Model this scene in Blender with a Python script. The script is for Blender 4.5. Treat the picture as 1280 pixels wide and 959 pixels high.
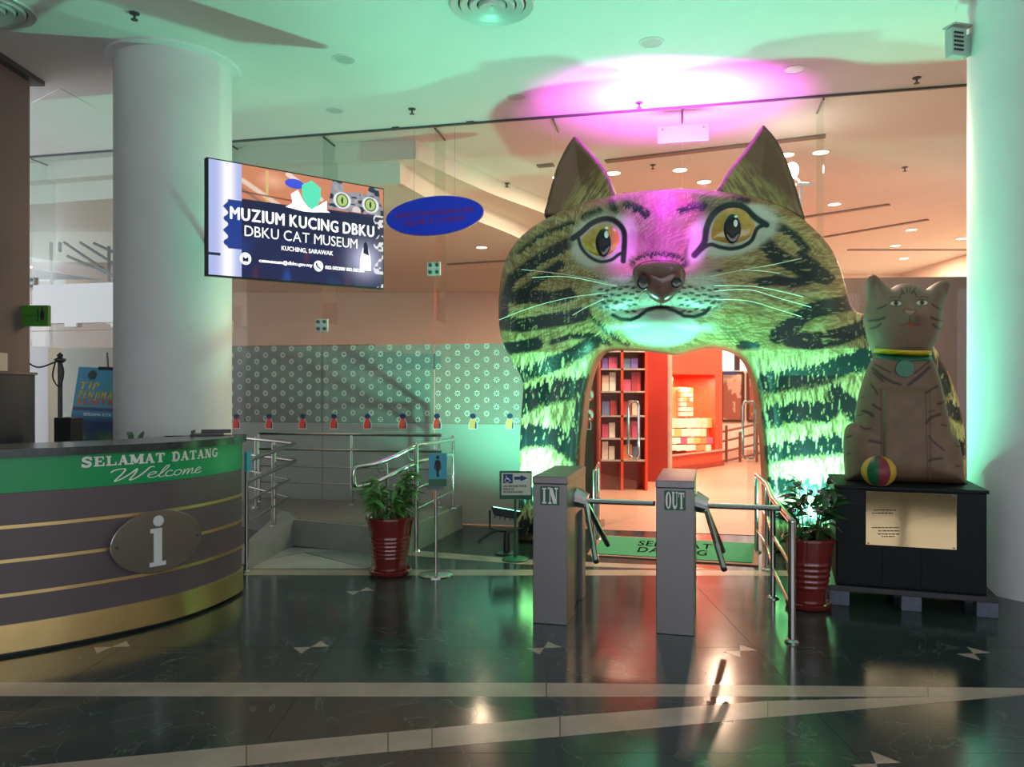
import bpy, math, random
import numpy as np
from mathutils import Matrix, Vector

random.seed(7)
R = math.radians
S = bpy.context.scene
COL = S.collection
for _o in list(bpy.data.objects):
    bpy.data.objects.remove(_o)

# ------------------------------------------------------------------ camera, world, exposure
CAM_H, F, HY = 1.55, 961.0, 490.0       # eye height, focal length in pixels of the 1280 frame, horizon row
cam_d = bpy.data.cameras.new('camera')
cam_d.sensor_width = 36.0
cam_d.lens = 36.0 * F / 1280.0
cam_d.shift_y = (HY - 479.5) / 1280.0
cam_d.clip_start = 0.05
cam = bpy.data.objects.new('camera', cam_d)
cam.location = (0, 0, CAM_H)
cam.rotation_euler = (R(90), 0, 0)
COL.objects.link(cam)
S.camera = cam

W = bpy.data.worlds.new('daylight')
S.world = W
W.use_nodes = True
_bg = W.node_tree.nodes['Background']
_bg.inputs[0].default_value = (0.92, 0.93, 1.0, 1)
_bg.inputs[1].default_value = 2.15
S.view_settings.view_transform = 'Standard'
S.view_settings.look = 'None'
S.view_settings.gamma = 1.0
S.view_settings.exposure = 0.14
S.view_settings.use_curve_mapping = False
S.cycles.transparent_max_bounces = 24
S.cycles.sample_clamp_indirect = 6.0

GREEN_FLOOD_W = 370.0
GREEN_FLOOD2_W = 400.0
MAGENTA_W = 125.0
MAGENTA_FACE_W = 800.0
DOWNLIGHT_W = 130.0
SHOP_W = 120.0
GREEN = (0.20, 1.0, 0.62)
MAGENTA = (1.0, 0.10, 0.92)
WARM = (1.0, 0.68, 0.47)
CEIL = 4.70


def at(x, y, Y):
    """point of the place seen at pixel (x, y) that stands Y metres ahead of the eye"""
    return Vector(((x - 640) / F * Y, Y, CAM_H - (y - HY) / F * Y))


def fl(x, y, Z=0.0):
    """point at height Z seen at pixel (x, y)"""
    Y = (CAM_H - Z) * F / (y - HY)
    return Vector(((x - 640) / F * Y, Y, Z))


# ------------------------------------------------------------------ materials
MATS = {}


def mat(name, base, rough=0.5, metal=0.0, var=0.0, scale=8.0, bump=0.0, spec=0.5, emit=None, es=1.0,
        coat=0.0, stretch=None, attr=None, alpha=1.0):
    if name in MATS:
        return MATS[name]
    m = bpy.data.materials.new(name)
    m.use_nodes = True
    nt = m.node_tree
    b = nt.nodes['Principled BSDF']
    b.inputs['Base Color'].default_value = (*base, 1)
    b.inputs['Roughness'].default_value = rough
    b.inputs['Metallic'].default_value = metal
    b.inputs['Specular IOR Level'].default_value = spec
    b.inputs['Coat Weight'].default_value = coat
    b.inputs['Alpha'].default_value = alpha
    if attr:
        a = nt.nodes.new('ShaderNodeAttribute')
        a.attribute_name = attr
        nt.links.new(a.outputs['Color'], b.inputs['Base Color'])
    if emit is not None:
        b.inputs['Emission Color'].default_value = (*emit, 1)
        b.inputs['Emission Strength'].default_value = es
    if var or bump:
        tc = nt.nodes.new('ShaderNodeTexCoord')
        mp = nt.nodes.new('ShaderNodeMapping')
        if stretch:
            mp.inputs['Scale'].default_value = stretch
        nz = nt.nodes.new('ShaderNodeTexNoise')
        nz.inputs['Scale'].default_value = scale
        nz.inputs['Detail'].default_value = 5
        nt.links.new(tc.outputs['Object'], mp.inputs[0])
        nt.links.new(mp.outputs[0], nz.inputs['Vector'])
        if var and not attr:
            cr = nt.nodes.new('ShaderNodeValToRGB')
            cr.color_ramp.elements[0].position = 0.3
            cr.color_ramp.elements[1].position = 0.7
            cr.color_ramp.elements[0].color = (*[c * (1 - var) for c in base], 1)
            cr.color_ramp.elements[1].color = (*[min(1, c * (1 + var)) for c in base], 1)
            nt.links.new(nz.outputs['Fac'], cr.inputs[0])
            nt.links.new(cr.outputs[0], b.inputs['Base Color'])
        if bump:
            bp = nt.nodes.new('ShaderNodeBump')
            bp.inputs['Strength'].default_value = bump
            bp.inputs['Distance'].default_value = 0.01
            nt.links.new(nz.outputs['Fac'], bp.inputs['Height'])
            nt.links.new(bp.outputs[0], b.inputs['Normal'])
    MATS[name] = m
    return m


def sheer(name, tint, body=None, cover=0.0, gloss=1.0, rough=0.02):
    """thin pane: clear, a mirror share by angle, and a share of a matt film"""
    if name in MATS:
        return MATS[name]
    m = bpy.data.materials.new(name)
    m.use_nodes = True
    nt = m.node_tree
    nt.nodes.remove(nt.nodes['Principled BSDF'])
    out = nt.nodes['Material Output']
    tr = nt.nodes.new('ShaderNodeBsdfTransparent')
    tr.inputs[0].default_value = (*tint, 1)
    gl = nt.nodes.new('ShaderNodeBsdfGlossy')
    gl.inputs[0].default_value = (1, 1, 1, 1)
    gl.inputs['Roughness'].default_value = rough
    lw = nt.nodes.new('ShaderNodeFresnel')
    lw.inputs[0].default_value = 1.45
    last = tr
    if cover:
        df = nt.nodes.new('ShaderNodeBsdfDiffuse')
        df.inputs[0].default_value = (*body, 1)
        mx = nt.nodes.new('ShaderNodeMixShader')
        mx.inputs[0].default_value = cover
        nt.links.new(tr.outputs[0], mx.inputs[1])
        nt.links.new(df.outputs[0], mx.inputs[2])
        last = mx
    m2 = nt.nodes.new('ShaderNodeMixShader')
    gm = nt.nodes.new('ShaderNodeMath')
    gm.operation = 'MULTIPLY'
    gm.inputs[1].default_value = gloss
    nt.links.new(lw.outputs[0], gm.inputs[0])
    nt.links.new(gm.outputs[0], m2.inputs[0])
    nt.links.new(last.outputs[0], m2.inputs[1])
    nt.links.new(gl.outputs[0], m2.inputs[2])
    nt.links.new(m2.outputs[0], out.inputs[0])
    MATS[name] = m
    return m


def screen_mat(name, strength):
    m = bpy.data.materials.new(name)
    m.use_nodes = True
    nt = m.node_tree
    b = nt.nodes['Principled BSDF']
    b.inputs['Base Color'].default_value = (0.01, 0.01, 0.01, 1)
    b.inputs['Roughness'].default_value = 0.25
    a = nt.nodes.new('ShaderNodeAttribute')
    a.attribute_name = 'Col'
    nt.links.new(a.outputs['Color'], b.inputs['Emission Color'])
    b.inputs['Emission Strength'].default_value = strength
    return m


def floor_mat():
    m = bpy.data.materials.new('dark_marble')
    m.use_nodes = True
    nt = m.node_tree
    b = nt.nodes['Principled BSDF']
    tc = nt.nodes.new('ShaderNodeNewGeometry')
    n1 = nt.nodes.new('ShaderNodeTexNoise')
    n1.inputs['Scale'].default_value = 0.9
    n1.inputs['Detail'].default_value = 8
    n1.inputs['Distortion'].default_value = 0.6
    nt.links.new(tc.outputs['Position'], n1.inputs['Vector'])
    cr = nt.nodes.new('ShaderNodeValToRGB')
    cr.color_ramp.elements[0].position = 0.3
    cr.color_ramp.elements[0].color = (0.012, 0.022, 0.025, 1)
    cr.color_ramp.elements[1].position = 0.75
    cr.color_ramp.elements[1].color = (0.036, 0.058, 0.056, 1)
    nt.links.new(n1.outputs['Fac'], cr.inputs[0])
    n2 = nt.nodes.new('ShaderNodeTexNoise')     # thin pale veins
    n2.inputs['Scale'].default_value = 1.7
    n2.inputs['Detail'].default_value = 6
    n2.inputs['Distortion'].default_value = 1.6
    nt.links.new(tc.outputs['Position'], n2.inputs['Vector'])
    cv = nt.nodes.new('ShaderNodeValToRGB')
    e = cv.color_ramp.elements
    e[0].position = 0.492
    e[0].color = (0, 0, 0, 1)
    e[1].position = 0.50
    e[1].color = (1, 1, 1, 1)
    e2 = e.new(0.508)
    e2.color = (0, 0, 0, 1)
    nt.links.new(n2.outputs['Fac'], cv.inputs[0])
    ml = nt.nodes.new('ShaderNodeMath')
    ml.operation = 'MULTIPLY'
    ml.inputs[1].default_value = 0.35
    nt.links.new(cv.outputs[0], ml.inputs[0])
    mx = nt.nodes.new('ShaderNodeMixRGB')
    mx.inputs[2].default_value = (0.20, 0.24, 0.22, 1)
    nt.links.new(ml.outputs[0], mx.inputs[0])
    nt.links.new(cr.outputs[0], mx.inputs[1])
    nt.links.new(mx.outputs[0], b.inputs['Base Color'])
    n3 = nt.nodes.new('ShaderNodeTexNoise')
    n3.inputs['Scale'].default_value = 3.0
    n3.inputs['Detail'].default_value = 6
    nt.links.new(tc.outputs['Position'], n3.inputs['Vector'])
    rr = nt.nodes.new('ShaderNodeMapRange')
    rr.inputs[3].default_value = 0.08
    rr.inputs[4].default_value = 0.22
    nt.links.new(n3.outputs['Fac'], rr.inputs[0])
    nt.links.new(rr.outputs[0], b.inputs['Roughness'])
    b.inputs['Specular IOR Level'].default_value = 0.5
    MATS['dark_marble'] = m
    return m


floor_mat()
mat('cream_marble', (0.38, 0.305, 0.25), 0.22, var=0.12, scale=5)
mat('pale_stone', (0.36, 0.36, 0.33), 0.4, var=0.12, scale=4)
mat('grey_stone', (0.25, 0.25, 0.235), 0.5, var=0.1, scale=6)
mat('brown_stone', (0.20, 0.155, 0.14), 0.5, var=0.1, scale=6)
mat('ceiling_paint', (0.72, 0.72, 0.70), 0.9, var=0.02, scale=2)
mat('soffit_paint', (0.74, 0.70, 0.64), 0.9)
mat('column_paint', (0.70, 0.71, 0.72), 0.55, var=0.03, scale=3)
mat('beige_wall', (0.74, 0.62, 0.54), 0.8, var=0.03, scale=1.5)
mat('olive_wall', (0.17, 0.15, 0.10), 0.8, var=0.08, scale=2)
mat('mauve_wall', (0.19, 0.145, 0.14), 0.7, var=0.05, scale=2)
mat('dark_wall', (0.06, 0.065, 0.075), 0.5)
mat('brown_partition', (0.085, 0.058, 0.052), 0.6, var=0.1, scale=1, stretch=(4, 4, 0.3))
mat('inner_floor', (0.34, 0.19, 0.135), 0.35, var=0.06, scale=1.5)
mat('steel', (0.50, 0.50, 0.49), 0.17, 1.0)
mat('brushed_steel', (0.205, 0.205, 0.205), 0.38, 0.9, bump=0.05, scale=30, stretch=(1, 1, 40))
mat('dark_steel', (0.10, 0.11, 0.12), 0.4, 0.6)
mat('plate_steel', (0.40, 0.43, 0.42), 0.16, 1.0, bump=0.02, scale=6)
mat('chrome', (0.75, 0.75, 0.75), 0.12, 1.0)
mat('gold', (0.72, 0.52, 0.22), 0.33, 0.85, var=0.12, scale=3)
mat('brass_mirror', (0.66, 0.50, 0.27), 0.06, 1.0, bump=0.06, scale=3)
mat('desk_laminate', (0.105, 0.080, 0.090), 0.4, var=0.08, scale=2)
mat('desk_green', (0.0, 0.30, 0.09), 0.35)
mat('stone_top', (0.03, 0.045, 0.045), 0.2, var=0.3, scale=25)
mat('letter_white', (0.80, 0.80, 0.78), 0.5)
mat('letter_grey', (0.62, 0.64, 0.66), 0.5)
mat('black_plastic', (0.012, 0.013, 0.015), 0.4)
mat('black_paint', (0.006, 0.010, 0.0115), 0.5, var=0.2, scale=3, spec=0.18)
mat('pallet_blue', (0.09, 0.11, 0.16), 0.6, var=0.2, scale=15)
mat('maroon_glaze', (0.16, 0.018, 0.016), 0.12, coat=0.5)
mat('soil', (0.03, 0.02, 0.012), 0.9)
mat('leaf_green', (0.065, 0.22, 0.04), 0.4, var=0.35, scale=9)
mat('leaf_dark', (0.022, 0.085, 0.022), 0.35, var=0.35, scale=9)
mat('stem_green', (0.10, 0.14, 0.04), 0.6)
mat('sign_green', (0.005, 0.11, 0.05), 0.4)
mat('sign_blue', (0.004, 0.02, 0.55), 0.4)
mat('sign_darkred', (0.40, 0.012, 0.09), 0.5)
mat('card_white', (0.70, 0.74, 0.66), 0.5)
mat('card_blue', (0.01, 0.05, 0.22), 0.5)
mat('card_cyan', (0.03, 0.33, 0.45), 0.4)
mat('ink', (0.01, 0.015, 0.02), 0.6)
mat('exit_green', (0.05, 0.22, 0.02), 0.4)
mat('mat_green', (0.0, 0.20, 0.085), 0.9, bump=0.3, scale=150)
mat('mat_print', (0.01, 0.07, 0.03), 0.9)
mat('mat_edge', (0.30, 0.12, 0.09), 0.8)
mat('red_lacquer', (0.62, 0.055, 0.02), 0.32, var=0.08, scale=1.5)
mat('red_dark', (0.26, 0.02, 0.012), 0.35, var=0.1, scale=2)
mat('red_rail', (0.16, 0.035, 0.025), 0.4)
mat('frame_dark', (0.05, 0.02, 0.018), 0.4)
mat('window_glow', (0.8, 0.85, 0.9), 0.5, emit=(0.85, 0.95, 1.0), es=1.3)
mat('lamp_glow', (1, 1, 1), 0.5, emit=(1.0, 0.86, 0.66), es=6.0)
mat('lamp_white', (1, 1, 1), 0.5, emit=(1.0, 0.93, 0.80), es=40.0)
mat('green_lens', (0.2, 1, 0.6), 0.3, emit=(0.15, 1.0, 0.5), es=12.0)
mat('magenta_lens', (1, 0.3, 1), 0.3, emit=(1.0, 0.15, 0.95), es=12.0)
mat('diffuser_metal', (0.55, 0.58, 0.57), 0.4, 0.2)
mat('downlight_trim', (0.66, 0.68, 0.66), 0.6)
mat('downlight_glass', (0.50, 0.54, 0.53), 0.4)
mat('eye_amber', (0.50, 0.29, 0.05), 0.18, var=0.22, scale=14, coat=0.6)
mat('eye_black', (0.006, 0.010, 0.014), 0.12, coat=0.5)
mat('nose_maroon', (0.13, 0.032, 0.034), 0.22, var=0.25, scale=7, coat=0.4)
mat('whisker', (0.80, 0.80, 0.66), 0.5)
mat('gate_paint', (0.3, 0.25, 0.12), 0.38, attr='Col', bump=0.25, scale=45)
mat('ear_paint', (0.3, 0.25, 0.12), 0.5, attr='Col', bump=0.2, scale=45)
mat('statue_paint', (0.3, 0.25, 0.12), 0.6, attr='Col', bump=0.12, scale=30)
mat('print_matt', (0.3, 0.25, 0.12), 0.5, attr='Col')
mat('collar_yellow', (0.62, 0.48, 0.02), 0.4)
mat('collar_green', (0.0, 0.10, 0.05), 0.4)
mat('medal_green', (0.0, 0.16, 0.07), 0.4)
mat('ball_red', (0.20, 0.02, 0.04), 0.45)
mat('ball_yellow', (0.55, 0.36, 0.04), 0.45)
mat('ball_green', (0.005, 0.10, 0.03), 0.45)
mat('white_panel', (0.72, 0.74, 0.74), 0.5)
mat('wood', (0.26, 0.16, 0.09), 0.6, var=0.2, scale=10)
mat('sticker_red', (0.75, 0.05, 0.03), 0.5)
mat('sticker_orange', (0.85, 0.30, 0.12), 0.5)
mat('sticker_navy', (0.012, 0.02, 0.10), 0.5)
mat('sticker_white', (0.8, 0.76, 0.7), 0.5)
mat('star_white', (0.80, 0.78, 0.70), 0.6)
mat('plate_lilac', (0.34, 0.33, 0.44), 0.25)
mat('fixture_grey', (0.42, 0.48, 0.46), 0.4)
mat('cable', (0.01, 0.01, 0.012), 0.6)
for _i, _c in enumerate([(0.62, 0.10, 0.22), (0.18, 0.12, 0.42), (0.75, 0.62, 0.50), (0.70, 0.24, 0.10),
                         (0.80, 0.76, 0.68), (0.42, 0.05, 0.06), (0.12, 0.20, 0.35), (0.72, 0.45, 0.16)]):
    mat('goods_%d' % _i, _c, 0.5)
sheer('glass', (0.92, 0.965, 0.95), gloss=0.3)
sheer('fin_glass', (0.90, 0.95, 0.93), gloss=0.12)
sheer('film_star', (0.95, 0.97, 0.96), (0.30, 0.305, 0.29), 0.50, gloss=0.3)
sheer('film_frost', (0.9, 0.93, 0.92), (0.40, 0.40, 0.38), 0.80, gloss=0.4, rough=0.15)
sheer('film_clear', (0.90, 0.965, 0.945), (0.6, 0.6, 0.55), 0.10)


# ------------------------------------------------------------------ objects
def link(name, verts, faces, m, parent=None, smooth=False, cols=None):
    v = np.asarray(verts, dtype=float).reshape(-1, 3)
    c = (v.min(0) + v.max(0)) / 2
    me = bpy.data.meshes.new(name)
    me.from_pydata((v - c).tolist(), [], faces)
    me.update()
    if cols is not None:
        at_ = me.color_attributes.new('Col', 'FLOAT_COLOR', 'POINT')
        rgba = np.ones((len(v), 4), dtype=np.float32)
        rgba[:, :3] = cols
        at_.data.foreach_set('color', rgba.ravel())
    if m:
        me.materials.append(MATS[m] if isinstance(m, str) else m)
    if smooth:
        me.polygons.foreach_set('use_smooth', [True] * len(me.polygons))
    o = bpy.data.objects.new(name, me)
    o.location = c
    COL.objects.link(o)
    if parent is not None:
        adopt(o, parent)
    return o


def wloc(o):
    p = Vector(o.location)
    while o.parent is not None:
        o = o.parent
        if o.parent is None:
            break
    return p


def adopt(o, parent):
    """o keeps its place; every object carries its own place (all parents unrotated)"""
    o.parent = parent
    q = parent
    M = Matrix.Identity(4)
    chain = []
    while q is not None:
        chain.append(q)
        q = q.parent
    for q in reversed(chain):
        M = M @ q.matrix_parent_inverse @ Matrix.Translation(q.location)
    o.matrix_parent_inverse = M.inverted()


def thing(name, label, cat, loc=(0, 0, 0), group=None):
    o = bpy.data.objects.new(name, None)
    o.location = loc
    o.empty_display_size = 0.1
    COL.objects.link(o)
    return tag(o, label, cat, group)


def tag(o, label, cat, group=None):
    o['label'] = label
    o['category'] = cat
    if group:
        o['group'] = group
    return o


def struct(o, label=None, cat=None):
    o['kind'] = 'structure'
    if label:
        o['label'] = label
    if cat:
        o['category'] = cat
    return o


class MB:
    def __init__(self):
        self.v = []
        self.f = []

    def add(self, vs, fs):
        n = len(self.v)
        self.v += [tuple(p) for p in vs]
        self.f += [tuple(n + i for i in f) for f in fs]
        return self

    def box(self, c, s, rz=0.0):
        """box of size s centred at c, turned by rz about z"""
        cx, cy, cz = c
        hx, hy, hz = s[0] / 2, s[1] / 2, s[2] / 2
        ca, sa = math.cos(rz), math.sin(rz)
        vs = []
        for z in (-hz, hz):
            for x, y in ((-hx, -hy), (hx, -hy), (hx, hy), (-hx, hy)):
                vs.append((cx + x * ca - y * sa, cy + x * sa + y * ca, cz + z))
        return self.add(vs, [(3, 2, 1, 0), (4, 5, 6, 7), (0, 1, 5, 4), (1, 2, 6, 5), (2, 3, 7, 6), (3, 0, 4, 7)])

    def prism(self, poly, z0, z1):
        n = len(poly)
        vs = [(p[0], p[1], z0) for p in poly] + [(p[0], p[1], z1) for p in poly]
        fs = [tuple(range(n))[::-1], tuple(range(n, 2 * n))]
        fs += [(i, (i + 1) % n, n + (i + 1) % n, n + i) for i in range(n)]
        return self.add(vs, fs)

    def hull(self, bottom, top):
        n = len(bottom)
        fs = [tuple(range(n))[::-1], tuple(range(n, 2 * n))]
        fs += [(i, (i + 1) % n, n + (i + 1) % n, n + i) for i in range(n)]
        return self.add(list(bottom) + list(top), fs)

    def tube(self, pts, r, n=8, closed=False):
        pts = [Vector(p) for p in pts]
        k = len(pts)
        rs = r if isinstance(r, (list, tuple)) else [r] * k
        rings = []
        up = None
        for i, p in enumerate(pts):
            a = pts[i - 1] if (i > 0 or closed) else pts[i]
            b = pts[(i + 1) % k] if (i < k - 1 or closed) else pts[i]
            t = (b - a).normalized()
            if up is None:
                up = t.orthogonal().normalized()
            up = (up - t * up.dot(t))
            if up.length < 1e-6:
                up = t.orthogonal()
            up.normalize()
            w = t.cross(up)
            rings.append([p + (up * math.cos(2 * math.pi * j / n) + w * math.sin(2 * math.pi * j / n)) * rs[i] for j in range(n)])
        vs = [v for ring in rings for v in ring]
        fs = []
        m = k if closed else k - 1
        for i in range(m):
            for j in range(n):
                a, b = i * n + j, i * n + (j + 1) % n
                c, d = ((i + 1) % k) * n + (j + 1) % n, ((i + 1) % k) * n + j
                fs.append((a, b, c, d))
        if not closed:
            fs.append(tuple(range(n))[::-1])
            fs.append(tuple((k - 1) * n + j for j in range(n)))
        return self.add(vs, fs)

    def lathe(self, prof, c, n=32, caps=True):
        """profile of (radius, height) turned about the upright through c"""
        vs, fs = [], []
        for r, z in prof:
            for j in range(n):
                a = 2 * math.pi * j / n
                vs.append((c[0] + r * math.cos(a), c[1] + r * math.sin(a), c[2] + z))
        for i in range(len(prof) - 1):
            for j in range(n):
                fs.append((i * n + j, i * n + (j + 1) % n, (i + 1) * n + (j + 1) % n, (i + 1) * n + j))
        if caps:
            fs.append(tuple(range(n))[::-1])
            fs.append(tuple((len(prof) - 1) * n + j for j in range(n)))
        return self.add(vs, fs)

    def ball(self, c, r, n=16, sz=1.0):
        prof = [(max(1e-4, r * math.sin(math.pi * i / n)), -r * sz * math.cos(math.pi * i / n)) for i in range(n + 1)]
        return self.lathe(prof, c, 2 * n, caps=False)

    def go(self, name, m, parent=None, smooth=False):
        return link(name, self.v, self.f, m, parent, smooth)


def soft(o, width=0.006, seg=2):
    b = o.modifiers.new('bevel', 'BEVEL')
    b.width = width
    b.segments = seg
    b.limit_method = 'ANGLE'
    b.angle_limit = R(35)
    return o


def smooth_by_angle(o, deg=40):
    for p in o.data.polygons:
        p.use_smooth = True
    try:
        o.data.set_sharp_from_angle(angle=R(deg))
    except Exception:
        pass
    return o


def spline(pts, k=8, closed=False):
    """Catmull-Rom through the points"""
    P = [np.array(p, dtype=float) for p in pts]
    n = len(P)
    out = []
    rng = n if closed else n - 1
    for i in range(rng):
        p0 = P[(i - 1) % n] if (closed or i > 0) else P[0]
        p1, p2 = P[i], P[(i + 1) % n]
        p3 = P[(i + 2) % n] if (closed or i + 2 < n) else P[-1]
        for j in range(k):
            t = j / k
            out.append(0.5 * ((2 * p1) + (-p0 + p2) * t + (2 * p0 - 5 * p1 + 4 * p2 - p3) * t * t + (-p0 + 3 * p1 - 3 * p2 + p3) * t ** 3))
    if not closed:
        out.append(P[-1])
    return out


# ------------------------------------------------------------------ lettering
def glyph_box(s, bold=0.0, shear=0.0):
    """flat mesh of a string in the plain built-in face, height of capitals about 1"""
    cu = bpy.data.curves.new('t', 'FONT')
    cu.body = s
    cu.size = 1.0 / 0.69
    cu.shear = shear
    cu.resolution_u = 3
    ob = bpy.data.objects.new('t', cu)
    COL.objects.link(ob)
    bpy.context.view_layer.update()
    me = bpy.data.meshes.new_from_object(ob.evaluated_get(bpy.context.evaluated_depsgraph_get()))
    v = np.array([x.co[:2] for x in me.vertices]).reshape(-1, 2)
    f = [tuple(p.vertices) for p in me.polygons]
    if bold and len(v):
        n = len(v)
        v = np.concatenate([v + np.array(d) for d in ((0, 0), (bold * 2, 0), (-bold * 2, 0), (0, bold), (0, -bold))])
        f = [tuple(i + k * n for i in p) for k in range(5) for p in f]
    bpy.data.objects.remove(ob)
    bpy.data.curves.remove(cu)
    bpy.data.meshes.remove(me)
    return v, f


def letters(s, fit, place, m, parent, bold=0.0, shear=0.0, each=True, name='letter', lift=0.0):
    """write s into the box fit=(u0,v0,u1,v1) of a surface; place(u,v) gives the point"""
    items, x = [], 0.0
    if each:
        for ch in s:
            if ch == ' ':
                x += 0.42
                continue
            v, f = glyph_box(ch, bold, shear)
            v = v.copy()
            wd = v[:, 0].max() - v[:, 0].min()
            v[:, 0] += x - v[:, 0].min()
            x += wd + 0.13
            items.append((v, f))
        x -= 0.13
        y0 = 0.0
        y1 = 1.0
    else:
        v, f = glyph_box(s, bold, shear)
        v = v.copy()
        v[:, 0] -= v[:, 0].min()
        x = v[:, 0].max()
        y0, y1 = v[:, 1].min(), v[:, 1].max()
        items.append((v, f))
    u0, v0, u1, v1 = fit
    res = []
    for v, f in items:
        pts = [place(u0 + (u1 - u0) * p[0] / x, v0 + (v1 - v0) * (p[1] - y0) / (y1 - y0)) for p in v]
        o = link(name, pts, f, m, parent)
        if not each:
            o['kind'] = 'stuff'
        res.append(o)
    return res


def stroke(pts, w):
    """flat ribbon along a line of 2D points; w a number or a list"""
    P = [np.array(p, dtype=float) for p in pts]
    n = len(P)
    ws = w if isinstance(w, (list, tuple)) else [w] * n
    L, Rr = [], []
    for i in range(n):
        a, b = P[max(0, i - 1)], P[min(n - 1, i + 1)]
        t = (b - a) / (np.linalg.norm(b - a) + 1e-9)
        nn = np.array([-t[1], t[0]]) * ws[i] / 2
        L.append(P[i] + nn)
        Rr.append(P[i] - nn)
    vs = L + Rr
    fs = [(i, n + i, n + i + 1, i + 1) for i in range(n - 1)]
    return vs, fs


def rect(x0, y0, x1, y1):
    return [np.array(p) for p in ((x0, y0), (x1, y0), (x1, y1), (x0, y1))], [(0, 1, 2, 3)]


def arc(cx, cy, rx, ry, a0, a1, n=14):
    return [(cx + rx * math.cos(R(a0 + (a1 - a0) * i / n)), cy + ry * math.sin(R(a0 + (a1 - a0) * i / n))) for i in range(n + 1)]


def slab_glyph(ch, T=0.24, t=0.12):
    """bold slab-serif capitals in a unit box, made of strokes"""
    q = []
    sf = lambda cx, y, w=0.42: q.append(rect(cx - w / 2, y, cx + w / 2, y + t))
    V = lambda x, w=T, y0=0.0, y1=1.0: q.append(rect(x - w / 2, y0, x + w / 2, y1))
    if ch == 'I':
        V(0.5); sf(0.5, 0, 0.7); sf(0.5, 1 - t, 0.7)
    elif ch == 'N':
        V(0.18, t); V(0.82, t); q.append(([np.array(p) for p in ((0.08, 1), (0.08 + T * 1.2, 1), (0.88, 0), (0.88 - T * 1.2, 0))], [(0, 1, 2, 3)]))
        sf(0.12, 1 - t * 0.7, 0.34); sf(0.82, 1 - t * 0.7, 0.36); sf(0.18, 0, 0.36)
    elif ch == 'O':
        o, i = arc(0.5, 0.5, 0.48, 0.52, 0, 360, 32), arc(0.5, 0.5, 0.48 - T, 0.52 - t, 0, 360, 32)
        q.append(([np.array(p) for p in o + i], [(k, k + 1, 33 + k + 1, 33 + k) for k in range(32)]))
    elif ch == 'U':
        V(0.22, T, 0.34, 1); V(0.82, t, 0.34, 1); q.append(stroke(arc(0.53, 0.36, 0.30, 0.29, 180, 360), [T - (T - t) * k / 14 for k in range(15)]))
        sf(0.22, 1 - t * 0.7, 0.46); sf(0.82, 1 - t * 0.7, 0.36)
    elif ch == 'T':
        V(0.5); q.append(rect(0.02, 1 - t, 0.98, 1)); q.append(rect(0.02, 0.70, 0.02 + t, 1)); q.append(rect(0.98 - t, 0.70, 0.98, 1)); sf(0.5, 0, 0.5)
    elif ch == 'S':
        q.append(stroke(spline([(0.88, 0.76), (0.72, 0.92), (0.45, 0.94), (0.22, 0.84), (0.20, 0.67), (0.42, 0.55), (0.68, 0.45), (0.80, 0.30), (0.70, 0.12), (0.45, 0.06), (0.22, 0.12), (0.10, 0.26)], 4), T * 0.9))
        q.append(rect(0.80, 0.66, 0.80 + t, 1)); q.append(rect(0.05, 0, 0.05 + t, 0.34))
    elif ch in 'EL':
        V(0.26); sf(0.24, 0, 0.48); sf(0.24, 1 - t, 0.48)
        q.append(rect(0.2, 0, 0.95, t)); q.append(rect(0.95 - t, 0, 0.95, 0.34))
        if ch == 'E':
            q.append(rect(0.2, 1 - t, 0.9, 1)); q.append(rect(0.9 - t, 0.68, 0.9, 1)); q.append(rect(0.3, 0.5 - t / 2, 0.68, 0.5 + t / 2)); q.append(rect(0.62, 0.38, 0.7, 0.62))
    elif ch == 'A':
        q.append(stroke([(0.48, 1.0), (0.14, 0.0)], t)); q.append(stroke([(0.46, 1.0), (0.80, 0.0)], T)); q.append(rect(0.26, 0.28, 0.74, 0.28 + t)); sf(0.14, 0, 0.36); sf(0.82, 0, 0.42)
    elif ch == 'M':
        V(0.14, t); V(0.84, T * 0.9); q.append(stroke([(0.14, 1.0), (0.47, 0.12)], T)); q.append(stroke([(0.47, 0.12), (0.80, 1.0)], t)); sf(0.12, 0, 0.3); sf(0.84, 0, 0.38); sf(0.12, 1 - t, 0.3); sf(0.86, 1 - t, 0.34)
    elif ch == 'D':
        V(0.26); sf(0.22, 0, 0.4); sf(0.22, 1 - t, 0.4)
        q.append(stroke([(0.3, 0.94), (0.45, 0.94)] + arc(0.48, 0.5, 0.38, 0.44, 90, -90)[1:-1] + [(0.45, 0.06), (0.3, 0.06)], T * 0.8))
    elif ch == 'G':
        q.append(stroke(arc(0.5, 0.5, 0.38, 0.44, 50, 345, 24), T * 0.85)); q.append(rect(0.70, 0.05, 0.90, 0.45)); q.append(rect(0.52, 0.38, 0.98, 0.38 + t)); q.append(rect(0.80, 0.68, 0.80 + t * 0.8, 0.98))
    vs, fs = [], []
    for a, b in q:
        n = len(vs)
        vs += [tuple(p) for p in a]
        fs += [tuple(n + i for i in x) for x in b]
    return vs, fs


def slab_text(s, fit, place, m, parent, gap=0.12, widths=None, T=0.24, t=0.12):
    wmap = {'I': 0.62, 'M': 1.25, ' ': 0.5, 'N': 1.0}
    adv = [wmap.get(c, 0.92) for c in s]
    tot = sum(adv) + gap * (len(s) - 1)
    u0, v0, u1, v1 = fit
    x = 0.0
    for c, a in zip(s, adv):
        if c != ' ':
            vs, fs = slab_glyph(c, T, t)
            pts = [place(u0 + (u1 - u0) * (x + p[0] * a) / tot, v0 + (v1 - v0) * p[1]) for p in vs]
            link('letter', pts, fs, m, parent)
        x += a + gap


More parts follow.
